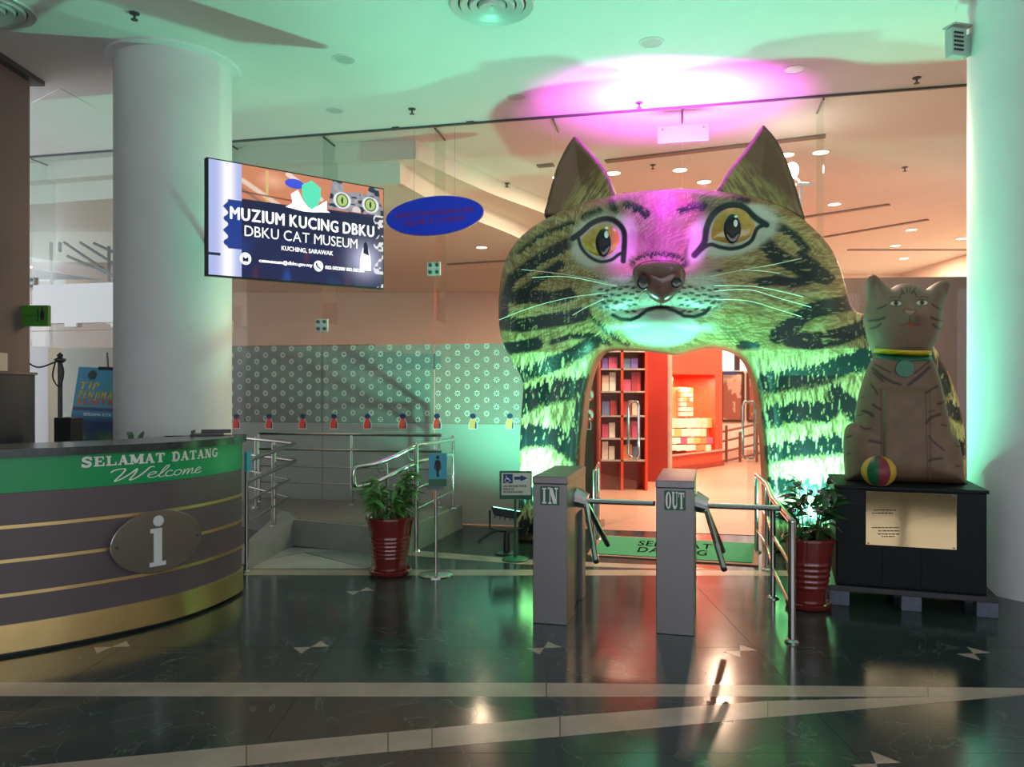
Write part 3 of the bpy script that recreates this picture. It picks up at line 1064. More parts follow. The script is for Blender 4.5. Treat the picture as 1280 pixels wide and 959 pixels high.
def gate_paint(px, py, u, v, d):
    face, r, ph, s = fur_fields(px, py)
    c = FUR[None, :] * np.ones((len(px), 1))
    broad = fbm(px / 38, py / 30, 21, 3)
    c = c * (0.72 + 0.6 * broad)[:, None]
    c = mix(c, FUR_L, np.clip((s - 0.50) * 7.0, 0, 1) * 0.85)
    c = mix(c, FUR_D, np.clip((0.45 - s) * 7.0, 0, 1) * 0.85)
    c = mix(c, (0.66, 0.53, 0.27), (1 - face) * np.clip((s - 0.40) * 4.0, 0, 1) * 0.8)
    # stripe edges are combed along the hair
    amp = (s - 0.5) * (15 * face + 26 * (1 - face))
    dx = np.cos(ph) * face
    dy = np.sin(ph) * face + (1 - face)
    qx, qy = px - dx * amp, py - dy * amp
    dk = np.zeros(len(px))
    for ln, hw in DARK:
        dk = np.maximum(dk, step(seg_dist(qx, qy, ln), hw * ((1.5 if ln[0][1] > 430 else 1.3) if hw > 3 else 1.1), 2.4))
    # pale surrounds of the eyes
    pale = np.maximum.reduce([blobs(px, py, (757, 302), 44, 36, 0.25, -12), blobs(px, py, (785, 297), 13, 28, 0.4), blobs(px, py, (916, 288), 60, 31, 0.22, -14), blobs(px, py, (876, 300), 15, 34, 0.4, 20)])
    pale *= 1 - blobs(px, py, (826, 296), 27, 60, 0.3)
    c = mix(c, PALE, pale * 0.92)
    bridge = blobs(px, py, (826, 292), 32, 52, 0.5)
    brow = blobs(px, py, (838, 254), 80, 26, 0.6)
    c = mix(c, (0.16, 0.105, 0.09), brow * 0.7)
    c = mix(c, (0.185, 0.135, 0.115), bridge * 0.9)
    c = mix(c, (0.36, 0.29, 0.25), np.maximum(bridge, brow) * np.clip((s - 0.53) * 8, 0, 1) * 0.6)
    c = mix(c, BLACK, dk * (1 - 0.85 * pale) * np.clip(1.35 - np.clip((s - 0.60) * 9, 0, 1), 0.35, 1))
    # muzzle pads and chin
    muz = np.maximum(blobs(px, py, (784, 370), 44, 29, 0.35, 8), blobs(px, py, (866, 368), 44, 29, 0.35, -8))
    c = mix(c, (0.50, 0.53, 0.48), muz * np.clip(0.55 + (s - 0.4) * 1.5, 0.3, 1))
    dots = np.zeros(len(px))
    for row in range(5):
        for k in range(7):
            for sx in (-1, 1):
                x0 = 822 + sx * (20 + k * 8.2 + row * 2) + (4 if sx > 0 else -2)
                y0 = 357 + row * 8.0 + k * (0.8 if row < 3 else -1.2) + (k % 2) * 2
                dots = np.maximum(dots, blobs(px, py, (x0, y0), 3.6, 1.5, 0.5, sx * (8 - row * 6)))
    c = mix(c, BLACK, dots * muz * 0.9)
    chin = blobs(px, py, (826, 411), 47, 23, 0.16)
    c = mix(c, (0.46, 0.49, 0.44), chin)
    mouth = seg_dist(px, py, [(766, 394), (776, 399), (788, 400), (798, 396), (808, 388), (820, 384.5), (832, 384.5), (845, 389), (855, 395), (868, 396), (880, 392), (886, 386)])
    c = mix(c, BLACK, step(mouth, 2.4, 1.5))
    c = mix(c, BLACK, step(seg_dist(px, py, [(826, 376), (826, 385)]), 1.0, 1.2))
    c = mix(c, (0.45, 0.25, 0.24), np.maximum(blobs(px, py, (766, 337), 26, 8, 0.5), blobs(px, py, (880, 334), 26, 9, 0.5, -14)) * 0.7)  # pinkish fur under the eyes, magenta light painted into its colour
    # black lids round the eyes
    lids = [([(716, 298), (727, 290), (740, 279), (756, 273.5), (770, 277), (780, 290), (780, 312), (779, 326)], 3.6), ([(723, 298), (727, 310), (737, 321), (750, 327), (764, 325), (776, 317), (780, 327)], 2.2),
            ([(868, 319), (880, 304), (883, 286), (890, 270), (903, 259), (918, 256), (931, 260), (944, 272), (958, 281)], 4.0), ([(870, 318), (886, 306), (900, 309), (914, 311), (928, 308), (940, 300), (946, 286), (956, 281)], 2.6)]
    for ln, hw in lids:
        c = mix(c, BLACK, step(seg_dist(px, py, [tuple(p) for p in spline(ln, 4)]), hw, 1.4))
    # brown bare rim of the opening
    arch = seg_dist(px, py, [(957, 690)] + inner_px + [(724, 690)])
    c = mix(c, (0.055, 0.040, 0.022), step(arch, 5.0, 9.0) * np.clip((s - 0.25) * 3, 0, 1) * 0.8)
    return np.clip(c, 0.003, 0.9)


gate = thing('cat_gateway', 'giant striped tabby cat head forming the walk-through entrance arch', 'cat sculpture', CP.P(0.4, 0, 0))
gate_body = relief('body', CP, gate_ol, 0.0092, gate_h, -0.42, gate_paint, 'gate_paint', gate, side=(0.075, 0.055, 0.032), smooth_outline=False)


def gh(px, py, extra=0.0):
    """point of the gateway's front seen at a pixel, lifted by extra"""
    w = 0.3
    for _ in range(8):
        u, v = CP.uv(px, py, w)
        arr = np.array([u]), np.array([v])
        d = 1e9
        ol = GOL
        for i in range(len(ol)):
            x0, y0 = ol[i]
            x1, y1 = ol[(i + 1) % len(ol)]
            t = min(1, max(0, ((u - x0) * (x1 - x0) + (v - y0) * (y1 - y0)) / ((x1 - x0) ** 2 + (y1 - y0) ** 2 + 1e-12)))
            d = min(d, math.hypot(u - x0 - t * (x1 - x0), v - y0 - t * (y1 - y0)))
        w = float(gate_h(arr[0], arr[1], np.array([d]))[0]) + extra
    u, v = CP.uv(px, py, w)
    return u, v, w


GOL = [tuple(p) for p in gate_ol[::2]]


def feature(name, ol_px, rise, lift, m, parent, stp=0.012, paint=None, label=None, D=0.12, on=None):
    """raised piece on the face: outline in pixels, dome of height rise, sitting lift over the face"""
    cx = sum(p[0] for p in ol_px) / len(ol_px)
    cy = sum(p[1] for p in ol_px) / len(ol_px)
    w0 = gh(*(on or (cx, cy)))[2] + lift
    ol = [CP.uv(x, y, w0) for x, y in ol_px]
    return relief(name, CP, ol, stp, lambda u, v, d: w0 + rise * np.sqrt(np.clip(1 - (1 - np.clip(d / D, 0, 1)) ** 2, 0, 1)), w0 - 0.10, paint, m, parent, k=4)


eyes = (([(725, 300), (734, 290), (747, 281.5), (761, 279), (772, 284), (777, 296), (776, 309), (771, 319), (761, 325), (749, 326.5), (738, 321), (729, 312)], (754, 303.5), 9.6, 17.5, (758, 293), 'left eye, amber with a black slit pupil'),
        ([(885.5, 303), (886, 288), (893, 271), (905, 262), (918, 259.5), (930, 263), (939, 272), (945, 281), (943, 293), (936, 301.5), (925, 307), (912, 308.5), (898, 306.5)], (915.5, 286), 10.8, 18.5, (919.5, 279), 'right eye, larger, amber with a black slit pupil'))
for ol, pc, rx, ry, gc, lb in eyes:
    e = feature('eye', ol, 0.055, -0.005, 'eye_amber', gate, 0.010, D=0.16)
    e['label'] = lb
    feature('pupil', [(pc[0] + rx * math.cos(a) * (1 if abs(math.sin(a)) < 0.7 else 0.92), pc[1] - ry * math.sin(a)) for a in np.linspace(0, 2 * math.pi, 17)[:-1]], 0.012, 0.052, 'eye_black', e, 0.009, D=0.06)
    feature('painted_glint', [(gc[0] + 2.6 * math.cos(a), gc[1] + 4.4 * math.sin(a)) for a in np.linspace(0, 2 * math.pi, 9)[:-1]], 0.004, 0.075, 'letter_white', e, 0.006, D=0.02)
    feature('painted_glint', [(gc[0] + 0.4 + 2.2 * math.cos(a), gc[1] - 8.4 + 1.3 * math.sin(a)) for a in np.linspace(0, 2 * math.pi, 9)[:-1]], 0.004, 0.075, 'letter_white', e, 0.006, D=0.02)

nose_px = [(790.5, 341), (795, 332), (806, 327), (823, 325), (840, 326), (852, 331), (857, 343), (854, 357), (846, 368), (836, 376), (827, 379), (815, 374), (803, 365), (795, 355)]
nose = feature('nose', nose_px, 0.13, 0.0, 'nose_maroon', gate, 0.010, D=0.26)
NC = (sum(p[0] for p in nose_px) / len(nose_px), sum(p[1] for p in nose_px) / len(nose_px))
nose['label'] = 'dark maroon glossy nose'
for c_, rx, ry, rot in (((803.5, 353.5), 7.0, 8.6, -18), ((845.5, 353), 6.6, 7.0, 28)):
    pts = [(c_[0] + rx * math.cos(a) * math.cos(R(rot)) - ry * math.sin(a) * math.sin(R(rot)), c_[1] + rx * math.cos(a) * math.sin(R(rot)) + ry * math.sin(a) * math.cos(R(rot))) for a in np.linspace(0, 2 * math.pi, 13)[:-1]]
    feature('nostril', pts, 0.006, 0.108, 'eye_black', nose, 0.008, D=0.03, on=NC)


def ear_paint(side_):
    def f(px, py, u, v, d):
        s = fbm((px * 0.85 + py * 0.55) / 1.8, (py * 0.85 - px * 0.55) / 14, 31, 3) if side_ < 0 else fbm((px * 0.85 - py * 0.55) / 1.8, (py * 0.85 + px * 0.55) / 14, 33, 3)
        c = np.ones((len(px), 1)) * np.array((0.175, 0.088, 0.046))[None, :]
        c *= (0.8 + 0.4 * fbm(px / 25, py / 25, 41, 3))[:, None]
        if side_ < 0:
            hair = np.clip((py - 222 + (px - 715) * 0.75) / 38, 0, 1) * np.clip((px - 698) / 24, 0, 1)
        else:
            hair = np.clip((py - 190 - (px - 930) * 0.85) / 36, 0, 1)
        c = mix(c, (0.37, 0.33, 0.10), hair * np.clip((s - 0.40) * 5, 0.1, 1))
        c = mix(c, FUR_D, hair * np.clip((0.44 - s) * 6, 0, 1) * 0.8)
        return mix(c, (0.03, 0.022, 0.028), step(d, 0.035, 0.03))
    return f


ears = (([(683, 274), (685, 254), (690, 234), (697, 211), (707, 190), (716, 176), (720.5, 173), (726, 177), (738, 190), (752, 206), (762, 222), (768, 238), (771, 254), (745, 262), (715, 274)], -1, 'left ear with olive hair tuft'),
        ([(893, 250), (901, 231), (912, 213), (930, 190), (944, 170), (951, 160), (953.5, 159), (957, 162), (966, 172), (976, 188), (986, 211), (994, 235), (1000, 256), (1004, 280), (975, 268), (940, 256)], 1, 'right ear with olive hair tuft'))
for ol, sd_, lb in ears:
    e = relief('ear', CP, [CP.uv(x, y, -0.02) for x, y in ol], 0.0115, lambda u, v, d: 0.02 + 0.10 * np.sqrt(np.clip(1 - (1 - np.clip(d / 0.07, 0, 1)) ** 2, 0, 1)) - 0.10 * np.clip((d - 0.05) / 0.25, 0, 1), -0.22, ear_paint(sd_), 'ear_paint', gate, side=(0.03, 0.022, 0.028), k=5)
    e['label'] = lb

for ln in ([(652, 337), (690, 341), (735, 348), (772, 357)], [(665, 347), (710, 346), (770, 358)], [(623.5, 400), (665, 384), (712, 372), (758, 366)], [(716, 394), (735, 383), (755, 374)],
           [(888, 346), (925, 338), (965, 331), (1002, 323)], [(925, 337), (955, 339), (975, 342)], [(893, 357), (940, 358), (975, 364), (1004, 371)], [(893, 364), (935, 362), (975, 373), (1014, 384)], [(893, 374), (935, 376), (970, 386), (1002, 396)]):
    pts = []
    for p in spline(ln, 4):
        u, v, w = gh(p[0], p[1], 0.022)
        pts.append(CP.P(u, v, w))
    n_ = len(pts)
    MB().tube(pts, 0.0034, 5).go('whisker', 'whisker', gate)


# ================================================================== the small seated cat statue on its pedestal
PYAW = math.atan2(5.31 - 5.63, 3.28 - 2.37)
PF = Plane((2.37, 5.63), PYAW)                                   # front face of the pedestal
PWID = math.hypot(0.91, 0.32)
ped = thing('pedestal', 'black painted wooden pedestal with a brass plaque, on a pallet', 'pedestal', PF.P(PWID / 2, 0.15, -0.4))
pb = lambda u0, u1, z0, z1, w0, w1: MB().prism([PF.P(u0, 0, w0)[:2], PF.P(u1, 0, w0)[:2], PF.P(u1, 0, w1)[:2], PF.P(u0, 0, w1)[:2]], z0, z1)
soft(pb(0, PWID, 0.145, 0.845, 0, -0.80).go('box', 'black_paint', ped))
for a_, b_ in ((0.01, 0.30), (0.31, 0.55), (0.56, PWID - 0.01)):
    soft(pb(a_, b_, 0.165, 0.475, 0.006, 0).go('panel', 'black_paint', ped), 0.004)
soft(pb(-0.012, PWID + 0.012, 0.845, 0.87, 0.012, -0.81).go('top_board', 'black_paint', ped), 0.005)
pq = [PF.uv(1082, 614, 0.012), PF.uv(1196, 690, 0.012)]
plq = soft(pb(pq[0][0], pq[1][0], pq[1][1] + 0.012, pq[0][1] - 0.0, 0.014, 0.008).go('plaque', 'brass_mirror', ped), 0.002)
plq['label'] = 'mirror-bright brass plaque with small engraved lines'
for vx, vy in ((0.03, 0.03), (0.97, 0.03), (0.03, 0.97), (0.97, 0.97)):
    c = Vector(PF.P(pq[0][0] + (pq[1][0] - pq[0][0]) * vx, pq[1][1] + 0.012 + (pq[0][1] - pq[1][1] - 0.012) * vy, 0.014))
    MB().tube([c, c + PF.n * 0.004], 0.006, 8).go('screw', 'dark_steel', plq)
eng = MB()
random.seed(3)
for (x0, x1, y) in ((1092, 1120, 637), (1090, 1116, 641), (1090, 1124, 659), (1098, 1124, 663), (1097, 1125, 667), (1102, 1118, 670)):
    x = x0
    while x < x1:
        wd = random.uniform(1.5, 4.5)
        a, b = PF.uv(x, y, 0.015), PF.uv(min(x + wd, x1), y + 1.5, 0.015)
        eng.add([PF.P(a[0], b[1], 0.0148), PF.P(b[0], b[1], 0.0148), PF.P(b[0], a[1], 0.0148), PF.P(a[0], a[1], 0.0148)], [(0, 1, 2, 3)])
        x += wd + 1
e_ = eng.go('engraved_lines', 'ink', plq)
e_['kind'] = 'stuff'
pal = thing('pallet', 'low dark pallet with blue blocks under the black pedestal', 'pallet', PF.P(PWID / 2, 0, -0.4))
soft(pb(-0.05, PWID + 0.06, 0.105, 0.145, 0.05, -0.84).go('deck', 'black_plastic', pal), 0.004)
for k in range(3):
    for w0 in (0.04, -0.33, -0.70):
        a_ = -0.04 + k * (PWID + 0.10 - 0.13) / 2
        soft(pb(a_, a_ + 0.13, 0.0, 0.105, w0, w0 - 0.12).go('block', 'pallet_blue', pal), 0.004)

SP = Plane(PF.P(0, 0, -0.36)[:2], PYAW)
st_px = [(1058, 608), (1056.5, 575), (1056.5, 550), (1059, 536), (1065, 530.5), (1070.5, 529), (1072, 513), (1076, 493), (1083, 470), (1089, 455), (1094, 446), (1092, 437), (1087, 423), (1083.5, 407), (1082.5, 391), (1085, 377), (1084.5, 362),
         (1084, 352), (1086.5, 345), (1092, 343.5), (1098, 347), (1105, 355), (1112, 361), (1121, 356.5), (1132, 354.5), (1145, 356), (1156, 362.5), (1164, 357), (1174, 352), (1183, 351), (1186.5, 355), (1185.5, 364), (1182, 374), (1178.5, 384),
         (1178, 396), (1176, 410), (1172, 424), (1166, 435), (1164, 444), (1169, 456), (1175, 474), (1181, 499), (1186, 524), (1190, 540), (1198, 550), (1202, 568), (1204.5, 590), (1207, 608)]
st_ol = [SP.uv(x, y) for x, y in st_px]
_b = 0.872
st_ol = [(u, max(v, _b)) for u, v in st_ol]
st_ol[0] = (st_ol[0][0], _b)
st_ol[-1] = (st_ol[-1][0], _b)
st_ol = [(p[0], max(p[1], _b)) for p in spline(st_ol, 4)]


def st_h(u, v, d):
    k = np.clip(d / 0.16, 0, 1)
    h = 0.17 * np.sqrt(np.clip(1 - (1 - k) ** 2, 0, 1))
    fade = np.clip(d / 0.05, 0, 1)

    def g(c, ru, rv, a):
        cu, cv = SP.uv(*c)
        return a * np.exp(-(((u - cu) / ru) ** 2 + ((v - cv) / rv) ** 2))
    f = g((1134, 395), 0.20, 0.20, 0.10) + g((1137, 397), 0.07, 0.05, 0.05) - g((1128, 444), 0.5, 0.03, 0.06)
    x0, y1 = SP.uv(1101, 484)
    x1, y0 = SP.uv(1158, 607)
    e = 0.012
    pan = np.clip((u - x0) / e, 0, 1) * np.clip((x1 - u) / e, 0, 1) * np.clip((y1 - v) / 0.05, 0, 1)
    f = f + 0.035 * pan
    f = f - g((1092, 354), 0.03, 0.07, 0.05) - g((1179, 360), 0.03, 0.06, 0.05)
    f = f + g((1086, 590), 0.10, 0.08, 0.05) + g((1180, 590), 0.10, 0.08, 0.05)
    return h + f * fade


ST = [([(1096, 386), (1103, 384), (1108, 381)], 0.9), ([(1086, 401), (1097, 400), (1106, 397)], 1.5), ([(1088, 411), (1095, 409), (1101, 405)], 1.3), ([(1165, 380), (1170, 384), (1176, 387)], 0.9), ([(1164, 397), (1170, 399.5), (1177, 401)], 1.5), ([(1166, 405), (1170, 409), (1175, 411)], 1.4),
      ([(1125, 371), (1128, 365), (1131, 368)], 0.8), ([(1139, 367), (1142, 364), (1146, 371)], 0.9), ([(1126, 360), (1129, 366)], 0.7), ([(1133, 358), (1134, 366)], 0.7), ([(1138, 358), (1137, 365)], 0.7), ([(1144, 359), (1142, 365)], 0.7),
      ([(1112, 373), (1119, 371), (1126, 373)], 0.6), ([(1149, 372), (1155, 370.5), (1161, 373)], 0.6),
      ([(1091, 461), (1102, 470), (1114, 477), (1126, 481)], 1.9), ([(1093, 455), (1104, 461), (1114, 466)], 1.0), ([(1162, 459), (1150, 470), (1136, 481)], 2.2), ([(1161, 452), (1152, 460), (1143, 467)], 1.1), ([(1092, 466), (1104, 477)], 1.3),
      ([(1088, 480), (1093, 486), (1097, 493)], 1.1), ([(1091, 506), (1096, 509), (1100, 512)], 1.4), ([(1079, 514), (1086, 516), (1091, 520)], 2.0), ([(1076, 533), (1081, 536), (1088, 536)], 1.3), ([(1086, 551), (1093, 552), (1101, 554)], 1.6), ([(1074, 498), (1080, 496)], 0.8), ([(1072, 520), (1078, 518)], 0.8),
      ([(1158, 492), (1164, 487), (1172, 483)], 1.3), ([(1172, 505), (1177, 504), (1182, 501)], 1.3), ([(1158, 529), (1164, 522), (1175, 518)], 1.8), ([(1161, 515), (1168, 513)], 0.9), ([(1161, 545), (1168, 553), (1180, 563)], 1.1), ([(1160, 576), (1168, 574), (1178, 573)], 1.5), ([(1177, 531), (1183, 532)], 1.0), ([(1196, 558), (1201, 558)], 1.0), ([(1195, 583), (1201, 583)], 1.0),
      ([(1057, 547), (1064, 545)], 1.3), ([(1058, 568), (1063, 567)], 0.8), ([(1101, 486), (1101.5, 540), (1102, 606)], 0.5), ([(1157, 487), (1158, 540), (1160, 606)], 0.6)]


def st_paint(px, py, u, v, d):
    c = np.ones((len(px), 1)) * np.array((0.185, 0.112, 0.068))[None, :]
    c *= (0.82 + 0.36 * fbm(px / 14, py / 14, 51, 4))[:, None]
    c = mix(c, (0.25, 0.175, 0.12), blobs(px, py, (1134, 390), 40, 36, 0.8) * 0.5)
    c = mix(c, (0.18, 0.11, 0.065), np.maximum(blobs(px, py, (1093, 358), 7, 14, 0.5), blobs(px, py, (1178, 364), 6, 12, 0.5, 25)) * 0.7)
    for ln, hw in ST:
        c = mix(c, (0.05, 0.026, 0.024), step(seg_dist(px, py, [tuple(p) for p in spline(ln, 3)]), hw, 1.0) * 0.95)
    for ex, ey in ((1120, 379), (1152.5, 378.3)):
        c = mix(c, (0.05, 0.03, 0.02), blobs(px, py, (ex, ey), 8.4, 4.4, 0.2))
        c = mix(c, (0.62, 0.58, 0.48), blobs(px, py, (ex, ey + 0.3), 7.0, 3.0, 0.3))
        c = mix(c, (0.10, 0.06, 0.03), blobs(px, py, (ex, ey), 3.0, 3.4, 0.3))
        c = mix(c, (0.01, 0.01, 0.01), blobs(px, py, (ex, ey), 1.5, 1.8, 0.3))
    tri = inside(px, py, [(1129, 388), (1145, 388), (1143, 391.5), (1138, 394.5), (1132, 391.5)]).astype(float)
    c = mix(c, (0.46, 0.22, 0.15), tri)
    for ln, hw in (([(1129.5, 388), (1132, 391.5), (1138, 394.8), (1143, 391.5), (1145, 388)], 0.6), ([(1137.5, 395), (1137.5, 404)], 0.6), ([(1124, 406), (1131, 405.5), (1137.5, 403.5), (1144, 406), (1151, 406)], 0.6), ([(1129, 388), (1136, 387), (1145, 388)], 0.5)):
        c = mix(c, (0.16, 0.045, 0.03), step(seg_dist(px, py, ln), hw, 0.8))
    c = mix(c, (0.55, 0.06, 0.03), inside(px, py, [(1133, 405), (1143, 405), (1138, 409)]).astype(float))
    return np.clip(c, 0.004, 0.8)


statue = thing('cat_statue', 'brown carved seated cat statue with yellow and green collar on black pedestal', 'statue', SP.P(0.5, _b, 0))
relief('body', SP, st_ol, 0.0062, st_h, -0.17, st_paint, 'statue_paint', statue, side=(0.16, 0.10, 0.07), smooth_outline=False)


def st_surf(px, py, extra):
    w = 0.2
    ol = st_ol[::2]
    for _ in range(6):
        u, v = SP.uv(px, py, w)
        d = 1e9
        for i in range(len(ol)):
            x0, y0 = ol[i]
            x1, y1 = ol[(i + 1) % len(ol)]
            t = min(1, max(0, ((u - x0) * (x1 - x0) + (v - y0) * (y1 - y0)) / ((x1 - x0) ** 2 + (y1 - y0) ** 2 + 1e-12)))
            d = min(d, math.hypot(u - x0 - t * (x1 - x0), v - y0 - t * (y1 - y0)))
        if not inside(np.array([u]), np.array([v]), ol)[0]:
            d = 0
        w = float(st_h(np.array([u]), np.array([v]), np.array([d]))[0]) + extra
    return SP.P(u, v, w)


def strap(name, ya, yb, hgt, m, xa, xb):
    top, bot = [], []
    for i in range(19):
        t = i / 18
        x = xa + (xb - xa) * t
        y = ya + (yb - ya) * t + math.sin(t * math.pi) * 1.5
        e = 0.012
        top.append(st_surf(x, y, e))
        bot.append(st_surf(x, y + hgt, e))
    vs = top + bot
    n = len(top)
    q = MB().add(vs, [(i, n + i, n + i + 1, i + 1) for i in range(n - 1)])
    o = q.go(name, m, statue, True)
    s_ = o.modifiers.new('thick', 'SOLIDIFY')
    s_.thickness = 0.02
    s_.offset = -1
    return o


strap('collar', 435.5, 438.5, 5.6, 'collar_yellow', 1092.0, 1165.0)['label'] = 'yellow upper collar band'
strap('collar', 441.5, 444.5, 5.5, 'collar_green', 1093.5, 1164.5)['label'] = 'dark green lower collar band'
mc = Vector(st_surf(1131, 461, 0.012))
md = MB()
pts0 = [mc + SP.u * 0.060 * math.cos(a) + Vector((0, 0, 0.060 * math.sin(a))) + SP.n * 0.012 for a in np.linspace(0, 2 * math.pi, 25)[:-1]]
pts1 = [p - SP.n * 0.045 for p in pts0]
md.hull(pts1, pts0)
md.go('medallion', 'medal_green', statue)
for sx in (-1, 1):
    a = Vector(st_surf(1131 + sx * 8, 447.5, 0.012))
    b = Vector(st_surf(1131 + sx * 7, 455, 0.014))
    MB().tube([a, b], 0.005, 6).go('hanger', 'collar_green', statue)

# striped ball leaning at the statue's paw
bc = at(1098.5, 586.5, 5.52)
br = 20.5 / F * 5.52
bc.z = 0.87 + br * 0.94 + 0.0
ball = thing('striped_ball', 'red, yellow and green striped ball at the cat statue\'s paw', 'ball', (bc.x, bc.y, 0.87))
cols_ = ['ball_yellow', 'ball_green', 'ball_red', 'ball_yellow', 'ball_green', 'ball_red', 'ball_yellow', 'ball_green', 'ball_red']
for k in range(9):
    m_ = MB()
    n1, n2 = 14, 5
    vs, fs = [], []
    off = R(-196)
    for i in range(n1 + 1):
        th = math.pi * i / n1
        for j in range(n2 + 1):
            a = off + 2 * math.pi * (k + j / n2) / 9
            vs.append((bc.x + br * math.sin(th) * math.cos(a), bc.y + br * math.sin(th) * math.sin(a), bc.z - br * 0.94 * math.cos(th)))
    for i in range(n1):
        for j in range(n2):
            p = i * (n2 + 1) + j
            fs.append((p, p + 1, p + n2 + 2, p + n2 + 1))
    m_.add(vs, fs).go('gore', cols_[k], ball, True)

# ================================================================== turnstiles
TY = R(-14.5)
tu = Vector((math.cos(TY), math.sin(TY), 0))          # across
tl = Vector((-math.sin(TY), math.cos(TY), 0))         # lengthwise, away from the viewer


def turnstile(front_l, width, height, word, lab):
    o = Vector(front_l)
    L = 0.78
    t = thing('turnstile', lab, 'turnstile', o + tu * width / 2 + tl * L / 2, 'tripod turnstiles at the cat gateway')
    P = lambda a, b, z: (o + tu * a + tl * b) + Vector((0, 0, z))

    def bx(a0, a1, b0, b1, z0, z1):
        return MB().hull([P(a0, b0, z0), P(a1, b0, z0), P(a1, b1, z0), P(a0, b1, z0)], [P(a0, b0, z1), P(a1, b0, z1), P(a1, b1, z1), P(a0, b1, z1)])
    soft(bx(0, width, 0, 0.30, 0.0, height - 0.05).go('front_post', 'brushed_steel', t), 0.004)
    soft(bx(0, width, L - 0.14, L, 0.0, height - 0.05).go('rear_post', 'brushed_steel', t), 0.004)
    soft(bx(0.02, width - 0.03, 0.30, L - 0.14, 0.0, height - 0.30).go('side_panel', 'dark_steel', t), 0.003)
    soft(bx(0.0, width, 0.30, L - 0.14, height - 0.30, height - 0.05).go('mechanism_box', 'brushed_steel', t), 0.003)
    soft(bx(-0.003, width + 0.003, -0.004, L + 0.004, height - 0.05, height).go('lid', 'brushed_steel', t), 0.006)
    pw, ph = width * 0.56, 0.125
    a0 = width / 2 - pw / 2 - (0.0)
    z0 = height - 0.065 - ph
    pla = MB().hull([P(a0, -0.004, z0), P(a0 + pw, -0.004, z0), P(a0 + pw, 0, z0), P(a0, 0, z0)], [P(a0, -0.004, z0 + ph), P(a0 + pw, -0.004, z0 + ph), P(a0 + pw, 0, z0 + ph), P(a0, 0, z0 + ph)]).go('plate', 'sign_green', t)
    slab_text(word, (0.06, 0.08, 0.94, 0.92), lambda u, v: P(a0 + pw * u, -0.006, z0 + ph * v), 'letter_white', pla, gap=0.10, T=0.30, t=0.10)
    # tripod
    hz = height - 0.175
    h0 = P(width, 0.36, hz)
    h1 = P(width + 0.075, 0.36, hz - 0.03)
    MB().tube([h0 - tu * 0.01, h1], [0.075, 0.055], 14).go('hub', 'chrome', t)
    z = Vector((0, 0, 1))
    ax = h1 - tu * 0.01
    for dvec in (tu * 1.0, tu * 0.25 - tl * 0.612 - z * 0.75, tu * 0.25 + tl * 0.612 - z * 0.75):
        d_ = dvec.normalized()
        a = MB().tube([ax, ax + d_ * 0.035, ax + d_ * 0.475], [0.02, 0.019, 0.019], 12).go('arm', 'chrome', t)
        MB().tube([ax + d_ * 0.475, ax + d_ * 0.487], [0.0195, 0.017], 12).go('end_cap', 'black_plastic', a)
    return t


c_in = fl(666, 779)
turnstile(c_in, 0.232, 0.985, 'IN', 'brushed steel turnstile with a green IN plate')
c_out = fl(820, 792)
turnstile(c_out, 0.238, 0.985, 'OUT', 'brushed steel turnstile with a green OUT plate')

# ================================================================== steel railings
def rail_thing(lab, foot, grp='stainless steel railings'):
    return thing('railing', lab, 'railing', foot, grp)


def post(t, p, z0, z1, r=0.021, cap=True):
    o = MB().tube([(p[0], p[1], z0), (p[0], p[1], z1)], r, 14).go('post', 'steel', t, False)
    smooth_by_angle(o)
    MB().lathe([(0.045, 0), (0.045, 0.008), (0.03, 0.02), (r + 0.001, 0.022)], (p[0], p[1], z0), 16).go('foot_flange', 'steel', o)
    if cap:
        smooth_by_angle(MB().ball((p[0], p[1], z1), r * 1.02, 8).go('post_cap', 'steel', o))
    return o


def bar(t, pts, r=0.014, nm='rail'):
    return smooth_by_angle(MB().tube(pts, r, 10).go(nm, 'steel', t))


rp = [fl(990, 803), fl(966, 748), fl(959, 713), Vector((2.36, 7.42, 0))]
rt = rail_thing('low steel railing with four posts beside the OUT turnstile', rp[1])
for i, p in enumerate(rp):
    post(rt, p, 0, 0.745, 0.024 if i == 0 else 0.02)
bar(rt, [(p.x, p.y, 0.745) for p in rp], 0.022, 'handrail')
for z in (0.47, 0.22):
    bar(rt, [(p.x, p.y, z) for p in rp], 0.012)
# the short railing seen between the IN turnstile and the gate
rp2 = [fl(738, 672), fl(733, 668)]
q0, q1 = Vector((0.78, 7.25, 0)), Vector((0.90, 8.05, 0))
rt2 = rail_thing('short steel railing behind the IN turnstile', q0)
for p in (q0, q1):
    post(rt2, p, 0, 0.80, 0.018)
bar(rt2, [(q0.x, q0.y, 0.80), (q1.x, q1.y, 0.80)], 0.018, 'handrail')
for z in (0.52, 0.25):
    bar(rt2, [(q0.x, q0.y, z), (q1.x, q1.y, z)], 0.010)

